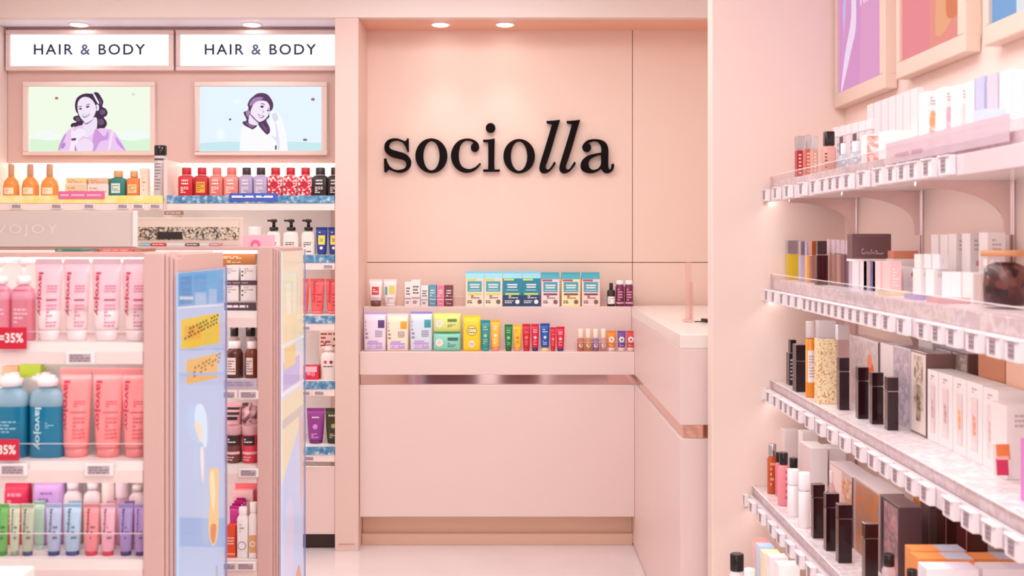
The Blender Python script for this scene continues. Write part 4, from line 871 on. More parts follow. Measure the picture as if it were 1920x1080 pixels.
for i, (a, b, c, bt, nm) in enumerate(((421, 449, (110,62,56), (44,30,34), 'brown'), (451, 481, (226,62,84), (50,34,40), 'raspberry'))):
    put(jar, 'scrub_jar', '%s scrub jar with a black band on the farther unit third shelf' % nm, 'jar', a, b, 800, Yg, zb, 'scrub jars in the farther unit', col=c, lid=('liq', 236, 190, 196, .8), lidh=.24, items=(('r',-.9,.48,.9,.74,bt),('l',-.6,.54,.5,.68,2,Wt),('r',-.9,.24,.9,.31,(246,200,206)),('l',-.7,.06,.7,.2,2,(246,200,206))))
    put(pack, 'twist_bag', '%s crinkled pink and black twist bag standing behind the jar' % ('left', 'right')[i], 'bag', a, b, 757, Yg + .075, zb, 'twist bags behind the scrub jars', d=.05, col=('art', 244, 200, 206, (96, 50, 60)) if i else (244,190,198), items=() if i else (('r',-.8,.88,.9,.92,(40,30,34)),('r',-.8,.79,.9,.84,(40,30,34)),('r',-.9,.70,.7,.76,(40,30,34))))
ptag(467, 886, G2 - .001, 'price tag under the raspberry scrub jar', 'price tags on the farther unit')
zb = G2z[3]
put(carton, 'pink_carton', 'salmon pink carton at the back of the lowest visible unit shelf', 'carton', 441, 482, 902, Yg + .08, zb, None, d=.045, col=(240,116,124), items=(('l',-.5,.75,.5,.9,2,(250,170,170)),))
put(carton, 'pale_carton', 'pale pink carton before the salmon carton', 'carton', 437, 474, 920, Yg + .055, zb, None, d=.03, col=(244,204,204), items=(('l',-.7,.7,.7,.86,3,(200,140,150)),))
for i in range(5):
    put(tube, 'magenta_tube', 'magenta tube in the overlapping file of five, %s from the front' % ORD[i], 'tube', 425 + i*4.2, 442 + i*4.2, 955 - i*5.0, Yg - .01 + .012*i, zb, 'magenta tubes filed on the farther unit', col=('gloss', 186, 20, 124) if i % 2 == 0 else ('gloss', 200, 50, 146), cap=(226,90,180)) if i else None
put(carton, 'orange_carton', 'red orange carton on the lowest visible unit shelf', 'carton', 425, 441, 986, Yg - .025, zb, None, d=.04, col=(226,78,44), items=(('l',-.8,.4,.7,.66,3,(250,214,190)),('r',-1,.1,1,.14,(250,190,150))))
put(bottle, 'white_bottle', 'white bottle with a grey ring mark beside the orange carton', 'bottle', 443, 464, 953, Yg - .03, zb, None, d=.03, n=4, col=('gloss', 244, 238, 240), capcol=('gloss', 250, 246, 246), capw=.75, body=.86, items=(('c',0,.25,.013,(140,140,150)),('c',0,.25,.0105,(244,238,240)),('l',-.4,.5,.4,.7,3,GREY)))
put(bottle, 'white_bottle', 'white bottle with a tan label by the unit post', 'bottle', 465, 482, 944, Yg - .03, zb, None, d=.03, n=4, col=('gloss', 246, 238, 236), capcol=('gloss', 250, 246, 246), capw=.8, body=.82, items=(('r',-.95,.1,.95,.42,(226,166,110)),('c',0,.26,.009,(250,230,206)),('c',0,.26,.005,(226,166,110))))
for i, px in enumerate((428, 462)): ptag(px, 1061, G2 - .001, '%s price tag on the lowest visible rail of the farther unit' % ('left' if i == 0 else 'right'), 'price tags on the farther unit')

# foreground table corner
tb_ = empty('display_table', (-1.35, 1.7, 0)); tag(tb_, 'white table top corner in the bottom left foreground', 'table')
wpart('tabletop', MB().box(-1.8, PX(66, 2.0), 1.4, 2.0, PZ(1060, 2.0) - .03, PZ(1060, 2.0), (250, 244, 242)), tb_, .004)
for x in (-1.76, PX(66, 2.0) - .04):
    for y in (1.44, 1.96): wpart('leg', MB().box(x - .02, x + .02, y - .02, y + .02, 0, PZ(1060, 2.0) - .031, (240, 226, 222)), tb_, .003)

# ================================================================== RIGHT WALL
XS = .966; DK = [1.86, 1.495, 1.112, .715]; TC = [1.808, 1.436, 1.064, .666]; XF = [.966, .966, .966, .898]
nm4 = ['top', 'second', 'third', 'fourth']
for i in range(4):
    r = empty('wall_shelf', ((XF[i] + RX)/2, 2.75, DK[i])); tag(r, '%s perfume shelf on the right wall, counted from above' % nm4[i], 'shelf', 'perfume shelves on the right wall')
    y0, y1 = 1.45, 4.008; bt = TC[i] - .024
    sb = wpart('shelf_board', MB().box(XF[i] + .012, RX - .001, y0, y1, bt + .01, bt + .04, ('wall', 238, 234, 232, .2)), r, .002)
    wpart('price_rail', MB().box(XF[i], XF[i] + .012, y0, y1, bt, bt + .046, ('gloss', 222, 206, 210)), r, .002, sb)
    tray = MB().box(XF[i] + .02, RX - .002, y0, y1, bt + .041, DK[i], ('art', 226, 206, 207, (244, 234, 236)))
    wpart('product_tray', tray, r, .003)
    lipt = DK[i] + (.02 if i < 2 else .004)
    wpart('acrylic_lip', MB().box(XF[i] + .014, XF[i] + .0175, y0, y1, bt + .041, lipt, ACR).box(XF[i] + .0135, XF[i] + .018, y0, y1, lipt, lipt + .002, ('gloss', 250, 246, 248)), r)
    wpart('light_strip', MB().box(XF[i] + .0125, XF[i] + .021, y0, y1, bt + .0045, bt + .0095, ('emi', 255, 244, 240, 16.0)), r, 0, sb)
    # curved brackets
    for Yb_ in ((3.87, 3.26, 2.67, 2.08)):
        d_ = RX - .004 - XF[i] - .05; pts = [(0, 0, 1), (-d_, 0, 1), (-d_, -.012, 1)]
        n = 8
        for k in range(n + 1):
            t = k/n; pts.append((-d_ + (d_ - .022)*math.sin(t*math.pi/2), -.015 - .085*(1 - math.cos(t*math.pi/2)), 1) if t > .02 else (-d_ + .001, -.0155, 1))
        pts += [(-.022, -.135, 1), (0, -.135, 1)]
        bk = MB(); pr = [(RX - .004 + p[0], bt + .009 + p[1]) for p in pts]; bk.prism(pr, Yb_ - .003, Yb_ + .003, ('metal', 232, 212, 210))
        wpart('bracket', bk, r)
    if i == 0:
        wpart('top_light_strip', MB().box(RX - .012, RX - .004, y0, y1, DK[0] + .001, DK[0] + .010, ('emi', 255, 246, 246, 1.6)), r)
for k, Yb_ in enumerate((3.87, 3.26, 2.67, 2.08)):
    o = link('wall_upright', MB().box(-.004, 0, -.012, -.004, 0, 1.75, ('metal', 226, 204, 204)).box(-.004, 0, .004, .012, 0, 1.75, ('metal', 226, 204, 204)).box(-.0015, 0, -.004, .004, 0, 1.75, (170, 140, 140)).mesh('wall_upright'))
    o.location = (RX - .0005, Yb_, .22); tag(o, 'slotted metal upright on the right wall, %s from the corner' % ORD[k], 'shelf upright', 'slotted uprights on the right wall')
# price tags along the rails
TGX = [[1441,1462,1484,1511,1534,1552,1567,1581,1598,1626,1657,1682,1703,1723,1750,1783],
       [1434,1445,1458,1474,1488,1502,1518,1528,1539,1551,1563,1574,1586,1601,1617,1629,1652,1673,1702,1741,1768,1798,1837,1877,1913],
       [1434,1448,1461,1473,1482,1491,1504,1523,1545,1567,1591,1620,1646,1668,1691,1718,1746,1791,1827,1869,1913],
       [1402,1416,1434,1454,1469,1488,1506,1527,1549]]
for i in range(4):
    last = 9
    for k, px in enumerate(TGX[i]):
        Y = F * XF[i] / (px - CX)
        if last - Y < .066: Y = last - .066
        last = Y
        o = thing('price_tag', 'white electronic price tag on the %s perfume shelf, %s from the far corner' % (nm4[i], ORD[k]), 'price tag', TGR, (XF[i] - .0005, Y, TC[i] - .022), -math.pi/2, 'electronic price tags on the perfume shelves')
# ---- lit posters
def lit_poster(Ya, Yb, z0, z1, fw, layers, bg, label):
    r = empty('wall_poster', (RX, (Ya + Yb)/2, z0)); tag(r, label, 'poster', 'framed backlit posters on the right wall')
    fr = MB(); X = RX - .045
    for (a, b, c, d) in ((Ya, Yb, z0, z0 + fw), (Ya, Yb, z1 - fw, z1), (Ya, Ya + fw, z0 + fw, z1 - fw), (Yb - fw*.5, Yb, z0 + fw, z1 - fw)): fr.box(X, RX - .001, a, b, c, d, ('wall', 230, 204, 188))
    wpart('poster_frame', fr, r, .004)
    a, b, c, d = Ya + fw, Yb - fw*.5, z0 + fw, z1 - fw
    wpart('backlit_sheet', MB().box(X + .012, RX - .002, a, b, c, d, bg), r)
    pm = MB(); from mathutils.geometry import tessellate_polygon
    for k, (pts, mt) in enumerate(layers):
        if isinstance(pts, str):
            vs, fs, asp = textgeo(pts, .01); u0, v0, u1, v1 = mt[0]
            pm.add([(X + .0118 - .0002*k, b - (b - a)*(u0 + (u1 - u0)*p[0]), c + (d - c)*(v0 + (v1 - v0)*p[1])) for p in vs], fs, mt[1]); continue
        pts = smooth_outline(pts, 4); tri = tessellate_polygon([[Vector((p[0], p[1], 0)) for p in pts]])
        pm.add([(X + .0118 - .0002*k, b - (b - a)*p[0], c + (d - c)*p[1]) for p in pts], [tuple(t) for t in tri], mt)
    wpart('printed_picture', pm, r)
EE = lambda r, g, b: ('emi', r, g, b, 1.05)
lit_poster(3.46, 4.0, 2.135, 3.0, .05, [([(.05,.0),(.3,.18),(.42,.3),(.4,.6),(.5,1),(.35,1),(.3,.6),(.3,.34),(.15,.18)], EE(246,226,250)), ([(.1,.7),(.35,.5),(.38,.54),(.12,.78)], EE(250,236,252)), ([(.5,0,1),(1,0,1),(1,1,1),(.6,1,1)], EE(230,160,206)),
           ([(.05,.1),(.12,.25),(.1,.4),(.2,.5),(.14,.3)], EE(206,190,240)), ('Mineral', ((.52,.36,.97,.47), EE(248,226,248)))], EE(222,150,206), 'lilac poster nearest the corner, high on the right wall')
lit_poster(2.85, 3.36, PZ(150, 3.36), 3.0, .05, [([(.0,0,1),(.5,0,1),(.45,.6),(.2,1),(0,1,1)], EE(244,140,150)), ([(.6,.05),(.95,.15),(.95,.6),(.7,.4)], EE(248,176,130)), ([(.78,.1),(.98,.1),(.98,.26),(.8,.24)], EE(232,130,84)), ('as', ((.22,.42,.5,.5), EE(252,236,236)))], EE(246,150,140), 'coral red poster between the lilac and blue posters')
lit_poster(2.2, 2.74, PZ(88, 2.74), 3.0, .05, [(rc(.28,0,.55,1), EE(240,244,250)), (rc(.36,.1,.48,.7), EE(190,206,234))], EE(126,176,230), 'blue poster at the right edge, high on the right wall')

# ---- products on the right shelves
def rput(fn, name, label, cat, px0, px1, pyt, X, z, group=None, d=.04, **kw):
    """front-on thing whose near left edge is at px0 and lateral position X"""
    Y = F * X / (px0 - CX); w = q((px1 - px0) * Y / F); h = q(PZ(pyt, Y) - z)
    if fn in (carton, gable, pack, perfume): parts = fn(w, d, h, **kw); dd = d
    elif fn in (tube, jar): parts = fn(w, h, **kw); dd = w
    else: parts = fn(w, h, d=d, **kw); dd = d
    return thing(name, label, cat, parts, (X + w/2, Y + dd/2, z), 0, group)
def rbox(name, label, pxf, pxn, pyt, X, z, wx, group=None, col=WHITE, **kw):
    """carton whose broad printed face looks into the aisle (-X)"""
    Yf = F * X / (pxf - CX); Yn = F * X / (pxn - CX); h = q(PZ(pyt, Yn) - z)
    return thing(name, label, 'carton', carton(q(Yf - Yn - .001), wx, h, col, **kw), (X + wx/2, (Yf + Yn)/2, z), -math.pi/2, group)

# third shelf
z = DK[2]; G = 'perfumes and cartons on the third perfume shelf'
rput(perfume, 'perfume_bottle', 'squat black bottle with a small neck, nearest the corner on third shelf', 'bottle', 1480, 1497, 638, 1.02, z, None, d=.045, col=('gloss', 44, 26, 34), capcol=BLACK, split=.72, capin=.006, items=(('l',-.8,.1,.8,.6,6,(200,170,190)),('c',.3,.34,.006,(206,50,90))))
rput(perfume, 'perfume_bottle', 'second black bottle with a wide black cap on the third shelf', 'bottle', 1493, 1512, 647, 1.0, z, None, d=.05, col=('gloss', 40, 20, 26), capcol=BLACK, split=.66, ring=SILVER)
rput(bottle, 'fragrance_cylinder', 'orange cylinder bottle with a wide white label on the third shelf', 'bottle', 1513, 1532, 603, 1.0, z, None, d=.033, col=('liq', 240, 150, 40, .85), capcol=('liq', 240, 230, 230, .6), capw=.95, body=.78, shoulder=.98, items=(('r',-.97,.2,.97,.62,(244,232,226)),('l',-.6,.26,.6,.56,8,GREY)))
rput(perfume, 'confetti_bottle', 'tall clear bottle filled with cream confetti flakes', 'bottle', 1534, 1569, 602, 1.0, z, None, d=.045, col=('confetti', 1, 1, 1), capcol=('liq', 240, 234, 238, .5), split=.79, capin=.003)
rput(perfume, 'clear_bottle', 'pale clear bottle standing behind the first slim black bottle', 'bottle', 1571, 1592, 610, 1.09, z, None, d=.03, col=('liq', 244, 226, 222, .6), capcol=('gloss', 250, 242, 244), split=.8)
tall = [(1574, 1593, 671), (1609, 1629, 689), (1635, 1657, 699), (1664, 1685, 708)]
for i, (a, b, t) in enumerate(tall):
    rput(perfume, 'perfume_spray', 'slim black perfume spray on the third perfume shelf, %s from the corner' % ORD[i], 'bottle', a, b, t, (1.03, 1.035, 1.045, 1.055)[i], z, 'slim black sprays on the third perfume shelf', d=.026, col=('gloss', 42, 16, 22), capcol=('gloss', 46, 18, 24), split=.74, ring=('metal', 214, 200, 204), left=('gloss', 104, 84, 80))
art = lambda a, b: ('art', a[0], a[1], a[2], b)
rbox('art_carton', 'carton with a red orange painted blot behind the slim sprays', 1593, 1650, 643, 1.12, z, .05, None, top=('metal', 240, 236, 240), col=(232,220,222), items=(('r',-.95,.0,.95,.97,art((226,214,218),(206,190,190))),('c',.45,.56,.03,(236,96,60)),('c',.38,.70,.022,(246,150,110)),('r',.92,.0,1,1,(60,40,44))))
rbox('perfume_carton', 'plain white carton between two art cartons on the third shelf', 1651, 1675, 649, 1.12, z, .06, None, top=(250,246,246), col=(242,232,230), items=(('l',-.5,.3,.5,.5,4,(200,170,170)),('r',-.5,.0,.6,.35,art((240,214,206),(250,240,236)))))
rbox('art_carton', 'silvery grey carton with a soft print on the third shelf', 1676, 1707, 656, 1.12, z, .07, None, top=('metal', 236, 236, 244), col=(220,210,220), items=(('r',-.9,.02,.9,.98,art((220,206,216),(178,164,176))),))
rbox('art_carton', 'carton with a brown tree print and plum front, third shelf', 1708, 1738, 664, 1.12, z, .075, None, top=('metal', 236, 232, 238), col=(132,96,92), items=(('r',-.95,.02,.95,.98,(236,222,216)),('r',-.6,.3,.55,.95,art((150,130,100),(230,214,206))),('r',-.3,.16,.3,.6,art((110,96,70),(190,170,150))),('r',.94,.0,1,1,(70,50,50))))
rbox('perfume_carton', 'upright white carton behind the tree print carton', 1722, 1748, 644, 1.2, z, .05, None, col=(246,240,240), top=(250,248,248))
rbox('art_carton', 'grey and dark blue carton in the back file, third shelf', 1754, 1816, 664, 1.198, z, .058, None, col=(116,82,80), top=(232,226,240), items=(('r',-.95,.02,.2,.98,art((226,220,230),(190,190,210))),('r',.0,.02,.1,.98,(60,66,104)),('r',.12,.02,.95,.98,art((206,190,190),(150,130,120)))))
rbox('brown_carton', 'orange brown carton with white cartons before it, third shelf', 1834, 1884, 676, 1.19, z, .06, None, col=(196,130,96), top=(236,190,166))
rbox('peach_carton', 'pale peach carton at the right end of the back file', 1886, 1935, 690, 1.19, z, .06, None, col=(240,196,170), top=(246,220,206))
wc = [(1739,1759,698,(206,176,180)),(1760,1786,706,(196,160,166)),(1787,1812,714,(240,170,90)),(1813,1842,723,(236,150,120)),(1843,1872,734,(222,190,190))]
for i, (a, b, t, c) in enumerate(wc):
    rbox('floral_carton', 'white carton with a narrow printed panel, %s of five in the near file' % ORD[i], a, b, t, 1.12, z, .066, 'white cartons in the near file, third perfume shelf', col=(248,242,242), top=(252,248,248),
         items=(('l',-.3,.86,.3,.94,2,(180,160,166)),('r',-.42,.12,.42,.8,art((246,230,226),(240,220,222))),('r',-.2,.3,.25,.6,art(c,(246,226,216)))))
rput(carton, 'white_carton', 'broad white carton at the near end with a red and orange swatch', 'carton', 1888, 1960, 762, 1.105, z, None, d=.08, col=(246,238,238), items=(('l',-.6,.7,.2,.9,3,(200,180,190)),))
thing('swatch_card', 'small card with orange and crimson swatch before the broad white carton', 'card', [('card_body', MB().box(-.019,.019,-.001,.001,0,.068,(246,232,230)).mesh('card_body'), 0), ('swatch', deco((('r',-.6,.5,.95,1,(236,130,70)),('r',-.7,.0,.7,.55,(206,50,96)),('r',-.6,.5,.8,.62,(246,190,180))), .038, .068, lambda x, z_: -.001, False), 0)], (PX(1880, 2.36), 2.36, z + .012), 0, None, R(-8))
rput(carton, 'lilac_carton', 'lilac edged carton cut by the right side of the picture', 'carton', 1936, 1960, 830, 1.05, z, None, d=.05, col=(214,130,200))

# second shelf
z = DK[1]
s2 = [(1477,1500,451,('liq',232,200,60,.8),('metal',196,192,206),'yellow'),(1501,1512,452,('liq',214,200,226,.7),('metal',200,196,214),'lilac'),(1513,1523,452,('liq',240,190,120,.8),('metal',190,196,226),'apricot')]
for a, b, t, c, cp, nm in s2:
    rput(perfume, 'perfume_bottle', '%s perfume bottle with a silver cap near the corner, second perfume shelf' % nm, 'bottle', a, b, t, 1.03, z, 'capped perfume bottles on the second perfume shelf', d=.03, col=c, capcol=cp, split=.66)
rput(perfume, 'perfume_bottle', 'brown perfume bottle with a copper cap on the second perfume shelf', 'bottle', 1522, 1531, 452, 1.04, z, None, d=.03, col=('gloss', 160, 100, 90), capcol=('metal', 236, 140, 80), split=.66)
rput(perfume, 'perfume_bottle', 'dark maroon perfume bottle with a dark cap, second perfume shelf', 'bottle', 1532, 1553, 452, 1.01, z, None, d=.03, col=('gloss', 58, 4, 12), capcol=('gloss', 60, 34, 28), split=.69, capin=.003)
for i in range(5):
    cc = [(220,176,150),(196,140,130),(206,160,150),(150,110,112),(126,92,98)][i]
    rput(perfume, 'perfume_bottle', 'thin tinted perfume bottle left of the plum box, %s of five' % ORD[i], 'bottle', 1555 + i*9, 1563 + i*9, 449 + i*.6, 1.06, z, 'thin tinted bottles on the second perfume shelf', d=.03, col=('liq',) + cc + (.8,), capcol=('liq', 236, 214, 222, .7), split=.7)
sp = [(1603,1609,(196,176,190)),(1610,1617,(240,228,232)),(1618,1624,(206,180,186)),(1625,1631,(240,228,232)),(1632,1640,(190,160,170)),(1641,1649,(90,84,130)),(1650,1668,(246,206,206)),(1669,1690,(244,196,196))]
for i, (a, b, c) in enumerate(sp):
    rput(carton, 'slim_carton', 'slim pastel carton under the plum box, %s from the left' % ORD[i], 'carton', a, b, 490, 1.06 + .0*i, z, 'slim pastel cartons under the plum box', d=.06, col=c, items=(('l',-.6,.2,.6,.8,6,(246,240,242)),))
Yp = F*1.06/(1600-CX)
w_ = q((1672-1599)*Yp/F); h_ = q((486-439)*Yp/F); zpb = PZ(486, Yp)
thing('gift_box', 'plum gift box with a white signature, standing on slim cartons', 'box', carton(w_, .05, h_, (116,80,84), (('r',-.8,.92,.8,.935,(150,110,114)),)) , (PX(1635.5, Yp), Yp + .03, zpb), 0)
sig = [(-.55,.2),(-.5,.38),(-.44,.42),(-.5,.24),(-.4,.2),(-.3,.3),(-.28,.2),(-.2,.28),(-.14,.2),(-.06,.3),(0,.4),(-.04,.2),(.05,.28),(.12,.2),(.2,.34),(.28,.3),(.22,.2),(.34,.24),(.42,.2),(.6,.24)]
gm = MB()
for k in range(len(sig) - 1):
    (u0, v0), (u1, v1) = sig[k], sig[k+1]; x0, x1_, a0, a1 = u0*w_/2, u1*w_/2, v0*h_, v1*h_
    gm.add([(x0, -.0262, a0 - .0009), (x1_, -.0262, a1 - .0009), (x1_, -.0262, a1 + .0009), (x0, -.0262, a0 + .0009)], [(0,1,2,3)], Wt)
link('signature', gm.mesh('signature'), bpy.data.objects['gift_box'])
rput(carton, 'white_slab', 'flat white display block carrying the plum box', 'block', 1601, 1692, 486, 1.058, PZ(490.5, F*1.058/(1601-CX)), None, d=.07, col=(246,238,238))
rput(carton, 'copper_box', 'flat copper coloured box beside the plum gift box', 'box', 1676, 1722, 471, 1.12, PZ(486, F*1.12/(1676-CX)), None, d=.05, col=(206,130,104))
rput(carton, 'white_slab', 'flat white display block carrying the copper box', 'block', 1674, 1724, 486, 1.115, PZ(500, F*1.115/(1674-CX)), None, d=.06, col=(240,228,226))
rput(carton, 'pastel_carton', 'pale carton supporting the copper box, second perfume shelf', 'carton', 1693, 1724, 500.5, 1.115, z, None, d=.06, col=(236,226,228), items=(('c',.3,.7,.008,(196,110,96)),('l',-.5,.2,.5,.6,6,(214,200,206))))
cw = (250,244,244)
for i, (a, b, t, X) in enumerate(((1726,1750,504,1.11),(1751,1780,505,1.11),(1783,1800,511,1.1),(1801,1822,511,1.1),(1824,1862,512,1.1))):
    rput(carton, 'white_carton', 'white carton in the front row, second perfume shelf, %s from the left' % ORD[i], 'carton', a, b, t, X, z, 'white cartons in the front row of the second perfume shelf', d=.055, col=cw, items=(('l',-.5,.7,.5,.85,3,(206,190,196)),) + ((('r',-.8,.0,.2,.6,(246,226,210)),) if i == 2 else (('r',-.9,.0,.9,.94,(236,220,214)),) if i == 4 else ()))
for i, (a, b, t, bz) in enumerate(((1726,1744,477,504),(1745,1760,477,504),(1761,1778,477,504))):
    Yq = F*1.115/(a-CX)
    rput(carton, 'white_carton', 'small white carton of the upper tier, %s from the left, second perfume shelf' % ORD[i], 'carton', a, b, t, 1.115, PZ(503.5, F*1.11/(1726-CX)) if i == 0 else PZ(504.5, F*1.11/(1751-CX)), 'small white cartons of the upper tier', d=.045, col=cw, items=(('l',-.4,.3,.4,.8,4,(214,200,206)),))
for i, (a, b, t) in enumerate(((1759,1776,440),(1777,1792,440),(1793,1817,439),(1819,1850,438),(1852,1885,436))):
    rput(carton, 'tall_white_carton', 'tall white carton at the back of second perfume shelf, %s from the left' % ORD[i], 'carton', a, b, t, 1.18, z, 'tall white cartons at the back of the second perfume shelf', d=.05, col=(248,240,240), items=(('l',-.5,.72,.5,.92,3,(200,184,192)),) + ((('r',-.3,.50,.5,.58,(240,150,160)),) if i == 3 else ()))
put(jar, 'potpourri_jar', 'clear jar of dark dried petals with a wooden lid', 'jar', 1862, 1946, 470, 2.3, z, None, col=ACR, lid=(206,140,96), lidh=.10, body=('petal', 1, 1, 1))
for i, (a, b, t, c) in enumerate(((1663,1705,566,(246,232,206)),(1716,1752,572,(206,196,232)),(1760,1822,580,(244,206,206)))):
    Y = F*1.01/(a-CX)
    thing('flat_case', 'flat translucent %s case lying before the cartons' % ('cream', 'lavender', 'pink')[i], 'case', carton(q((b-a)*Y/F), .07, .012, ('liq',) + c + (.7,)), (1.01 + (b-a)*Y/F/2, Y + .04, z), 0, 'flat cases on the second perfume shelf')

# top shelf
z = DK[0]
for i, (a, b, t, c, cp) in enumerate(((1494,1506,255,(200,60,60),('metal',200,196,196)),(1510,1521,253,(226,120,100),('metal',206,200,200)),(1523,1534,256,(236,176,160),('metal',214,206,206)))):
    rput(perfume, 'perfume_bottle', '%s perfume bottle with a silver cap near the corner, top perfume shelf' % ('red', 'salmon', 'pale pink')[i], 'bottle', a, b, t, 1.03, z, 'silver capped bottles on the top perfume shelf', d=.03, col=('liq',) + c + (.8,), capcol=cp, split=.68, items=(('l',-.4,.1,.4,.6,6,(250,230,220)),))
rput(bottle, 'perfume_bottle', 'clear rounded perfume bottle with a square black cap', 'bottle', 1545, 1570, 246, 1.02, z, None, d=.04, n=3, col=('liq', 244, 200, 190, .55), capcol=BLACK, capw=.74, capn=6, body=.66, items=(('l',-.8,.1,-.5,.5,5,INK),))
for i in range(6):
    a = 1568 + i*12.6
    rput(perfume, 'clear_perfume_box', 'pale boxed perfume in the back row, top perfume shelf, %s from left' % ORD[i], 'box', a, a + 11, 238 - i*3.0, 1.13, z, 'pale boxed perfumes at the back of the top perfume shelf', d=.04, col=(232,220,224), capcol=('gloss', 246, 240, 242), split=.8, left=(90,70,80) if i in (1, 3) else None, items=(('l',-.7,.1,.7,.7,5,(200,180,190)),))
for i, (a, b) in enumerate(((1576, 1595), (1597, 1620))):
    rput(bottle, 'crystal_bottle', '%s clear faceted bottle with little white flowers' % ('left', 'right')[i], 'bottle', a, b, 268 - 4*i, 1.04, z, 'clear faceted bottles on the top perfume shelf', d=.04, n=5, col=('liq', 226, 232, 240, .6), capcol=('gloss', 236, 236, 242), capw=.6, body=.6, items=(('c',-.4,.3,.004,Wt),('c',.3,.2,.004,Wt),('c',.1,.42,.004,Wt)))
rput(carton, 'white_carton', 'white carton with a coral pattern on the top perfume shelf', 'carton', 1625, 1658, 252, 1.05, z, None, d=.05, col=(250,240,236), items=(('r',-.95,.1,.6,.95,art((240,150,140),(250,236,230))),))
rput(carton, 'white_carton', 'wide white carton beside the coral patterned one, top shelf', 'carton', 1659, 1722, 245, 1.05, z, None, d=.05, col=(252,246,242))
for i in range(7):
    a = 1636 + i*14
    rput(carton, 'tall_clear_box', 'tall pale boxed perfume on the top shelf, %s of seven from the left' % ORD[i], 'box', a, a + 12, 194 - i*5, 1.14, z, 'tall pale boxed perfumes on the top perfume shelf', d=.05, col=('gloss', 238, 226, 228), items=(('r',-.2,.1,.0,.9,(206,190,200)),('l',.1,.3,.8,.8,5,(214,200,206))))
ts = [(1737,1767,171,(246,170,110)),(1769,1797,163,(226,180,200)),(1799,1826,158,(226,226,220)),(1828,1842,150,(240,130,160))]
for i, (a, b, t, c) in enumerate(ts):
    rput(carton, 'perfume_display_box', 'tall white box with a coloured window, %s of four, top shelf' % ORD[i], 'box', a, b, t, 1.08, z, 'tall white window boxes on the top perfume shelf', d=.05, col=cw, items=(('l',-.5,.78,.5,.92,3,(190,176,190)),('r',-.6,.06,.6,.7,art(c,(246,230,236)))))
for i, (a, b, t, c) in enumerate(((1845,1868,142,(196,200,232)),(1870,1892,136,(214,206,220)),(1894,1920,130,(236,232,238)))):
    rput(carton, 'perfume_display_box', 'tall pale glassy box near the right edge, %s of three, top shelf' % ORD[i], 'box', a, b, t, 1.08, z, 'tall glassy boxes at the near end of the top perfume shelf', d=.05, col=('gloss',) + c, items=(('r',-.6,.4,.6,.9,(240,236,244)),))
rput(carton, 'blue_window_box', 'short pale blue box before the tall glassy boxes', 'box', 1842, 1892, 205, 1.03, z, None, d=.05, col=('gloss', 206, 222, 246), items=(('r',-.9,.3,.9,.6,(250,246,250)),))
for i, (a, b) in enumerate(((1874, 1892), (1896, 1914))):
    rput(bottle, 'blue_bottle', '%s blue clear bottle at the near end of the top shelf' % ('left', 'right')[i], 'bottle', a, b, 262, 1.0, z, 'blue clear bottles on the top perfume shelf', d=.025, n=4, col=('liq', 130, 160, 220, .75), capcol=('gloss', 240, 240, 246), capw=.6, body=.7)
thing('shelf_talker', 'slanted clear acrylic sign along the top perfume shelf rail', 'sign', [('acrylic_sheet', MB().box(-.34, .34, -.001, .001, 0, .055, ('liq', 240, 224, 230, .5)).mesh('acrylic_sheet'), 0), ('printed_line', deco((('l',-.8,.2,.2,.5,1,(190,150,160)),), .68, .055, lambda x, z_: -.001, False), 0)], (XF[0] + .009, 2.42, 1.838), -math.pi/2)

# fourth shelf
z = DK[3]
rput(bottle, 'perfume_bottle', 'orange bottle with a silver cap at the corner, fourth perfume shelf', 'bottle', 1441, 1459, 834, .945, z, None, d=.03, n=4, col=('liq', 206, 92, 50, .85), capcol=('metal', 206, 200, 202), capw=.8, body=.76, items=(('l',-.6,.15,.3,.66,5,(250,190,150)),))
rput(bottle, 'perfume_bottle', 'narrow pink bottle with a black cap behind the brighter pink one', 'bottle', 1455, 1467, 849, .965, z, None, d=.022, n=4, col=('liq', 240, 140, 150, .9), capcol=BLACK, capw=.8, body=.77)
rput(bottle, 'perfume_bottle', 'pink bottle with a black cap on the fourth perfume shelf', 'bottle', 1461, 1482, 850, .94, z, None, d=.034, n=4, col=('liq', 246, 150, 160, .9), capcol=BLACK, capw=.76, body=.77, items=(('l',.1,.1,.7,.7,5,(206,80,110)),))
rput(bottle, 'perfume_bottle', 'clear bottle with a black cap behind the white domed bottles', 'bottle', 1481, 1499, 860, 1.0, z, None, d=.03, n=3, col=('liq', 240, 226, 226, .7), capcol=BLACK, capw=.85, body=.76)
for i, (a, b, t) in enumerate(((1479, 1501, 882), (1500, 1522, 888))):
    rput(bottle, 'domed_bottle', '%s white bottle with a rounded white cap on the fourth shelf' % ('left', 'right')[i], 'bottle', a, b, t, .935, z, 'white domed bottles on the fourth perfume shelf', d=.035, col=('gloss', 246, 238, 240), capcol=('gloss', 252, 246, 248), capw=.97, capn=3, body=.68, shoulder=.97, neckcol=SILVER if i else None)
for i, (a, b, t) in enumerate(((1525,1547,909),(1549,1574,926),(1572,1598,947),(1622,1647,983))):
    rput(perfume, 'perfume_spray', 'slim black perfume spray on the fourth perfume shelf, %s from the corner' % ORD[i], 'bottle', a, b, t, (.945,.945,.945,.96)[i], z, 'slim black sprays on the fourth perfume shelf', d=.028, col=('gloss', 42, 16, 22), capcol=('gloss', 46, 18, 24), split=.76, ring=('metal', 214, 200, 204), left=('gloss', 104, 84, 80))
rput(carton, 'white_carton', 'white carton nearest the corner on the fourth shelf', 'carton', 1471, 1502, 808, 1.02, z, None, d=.06, col=(246,236,234), top=(252,248,248))
rput(carton, 'white_carton', 'second white carton from the corner, back of the fourth shelf', 'carton', 1505, 1534, 811, 1.05, z, None, d=.06, col=(246,238,236), top=(252,248,248))
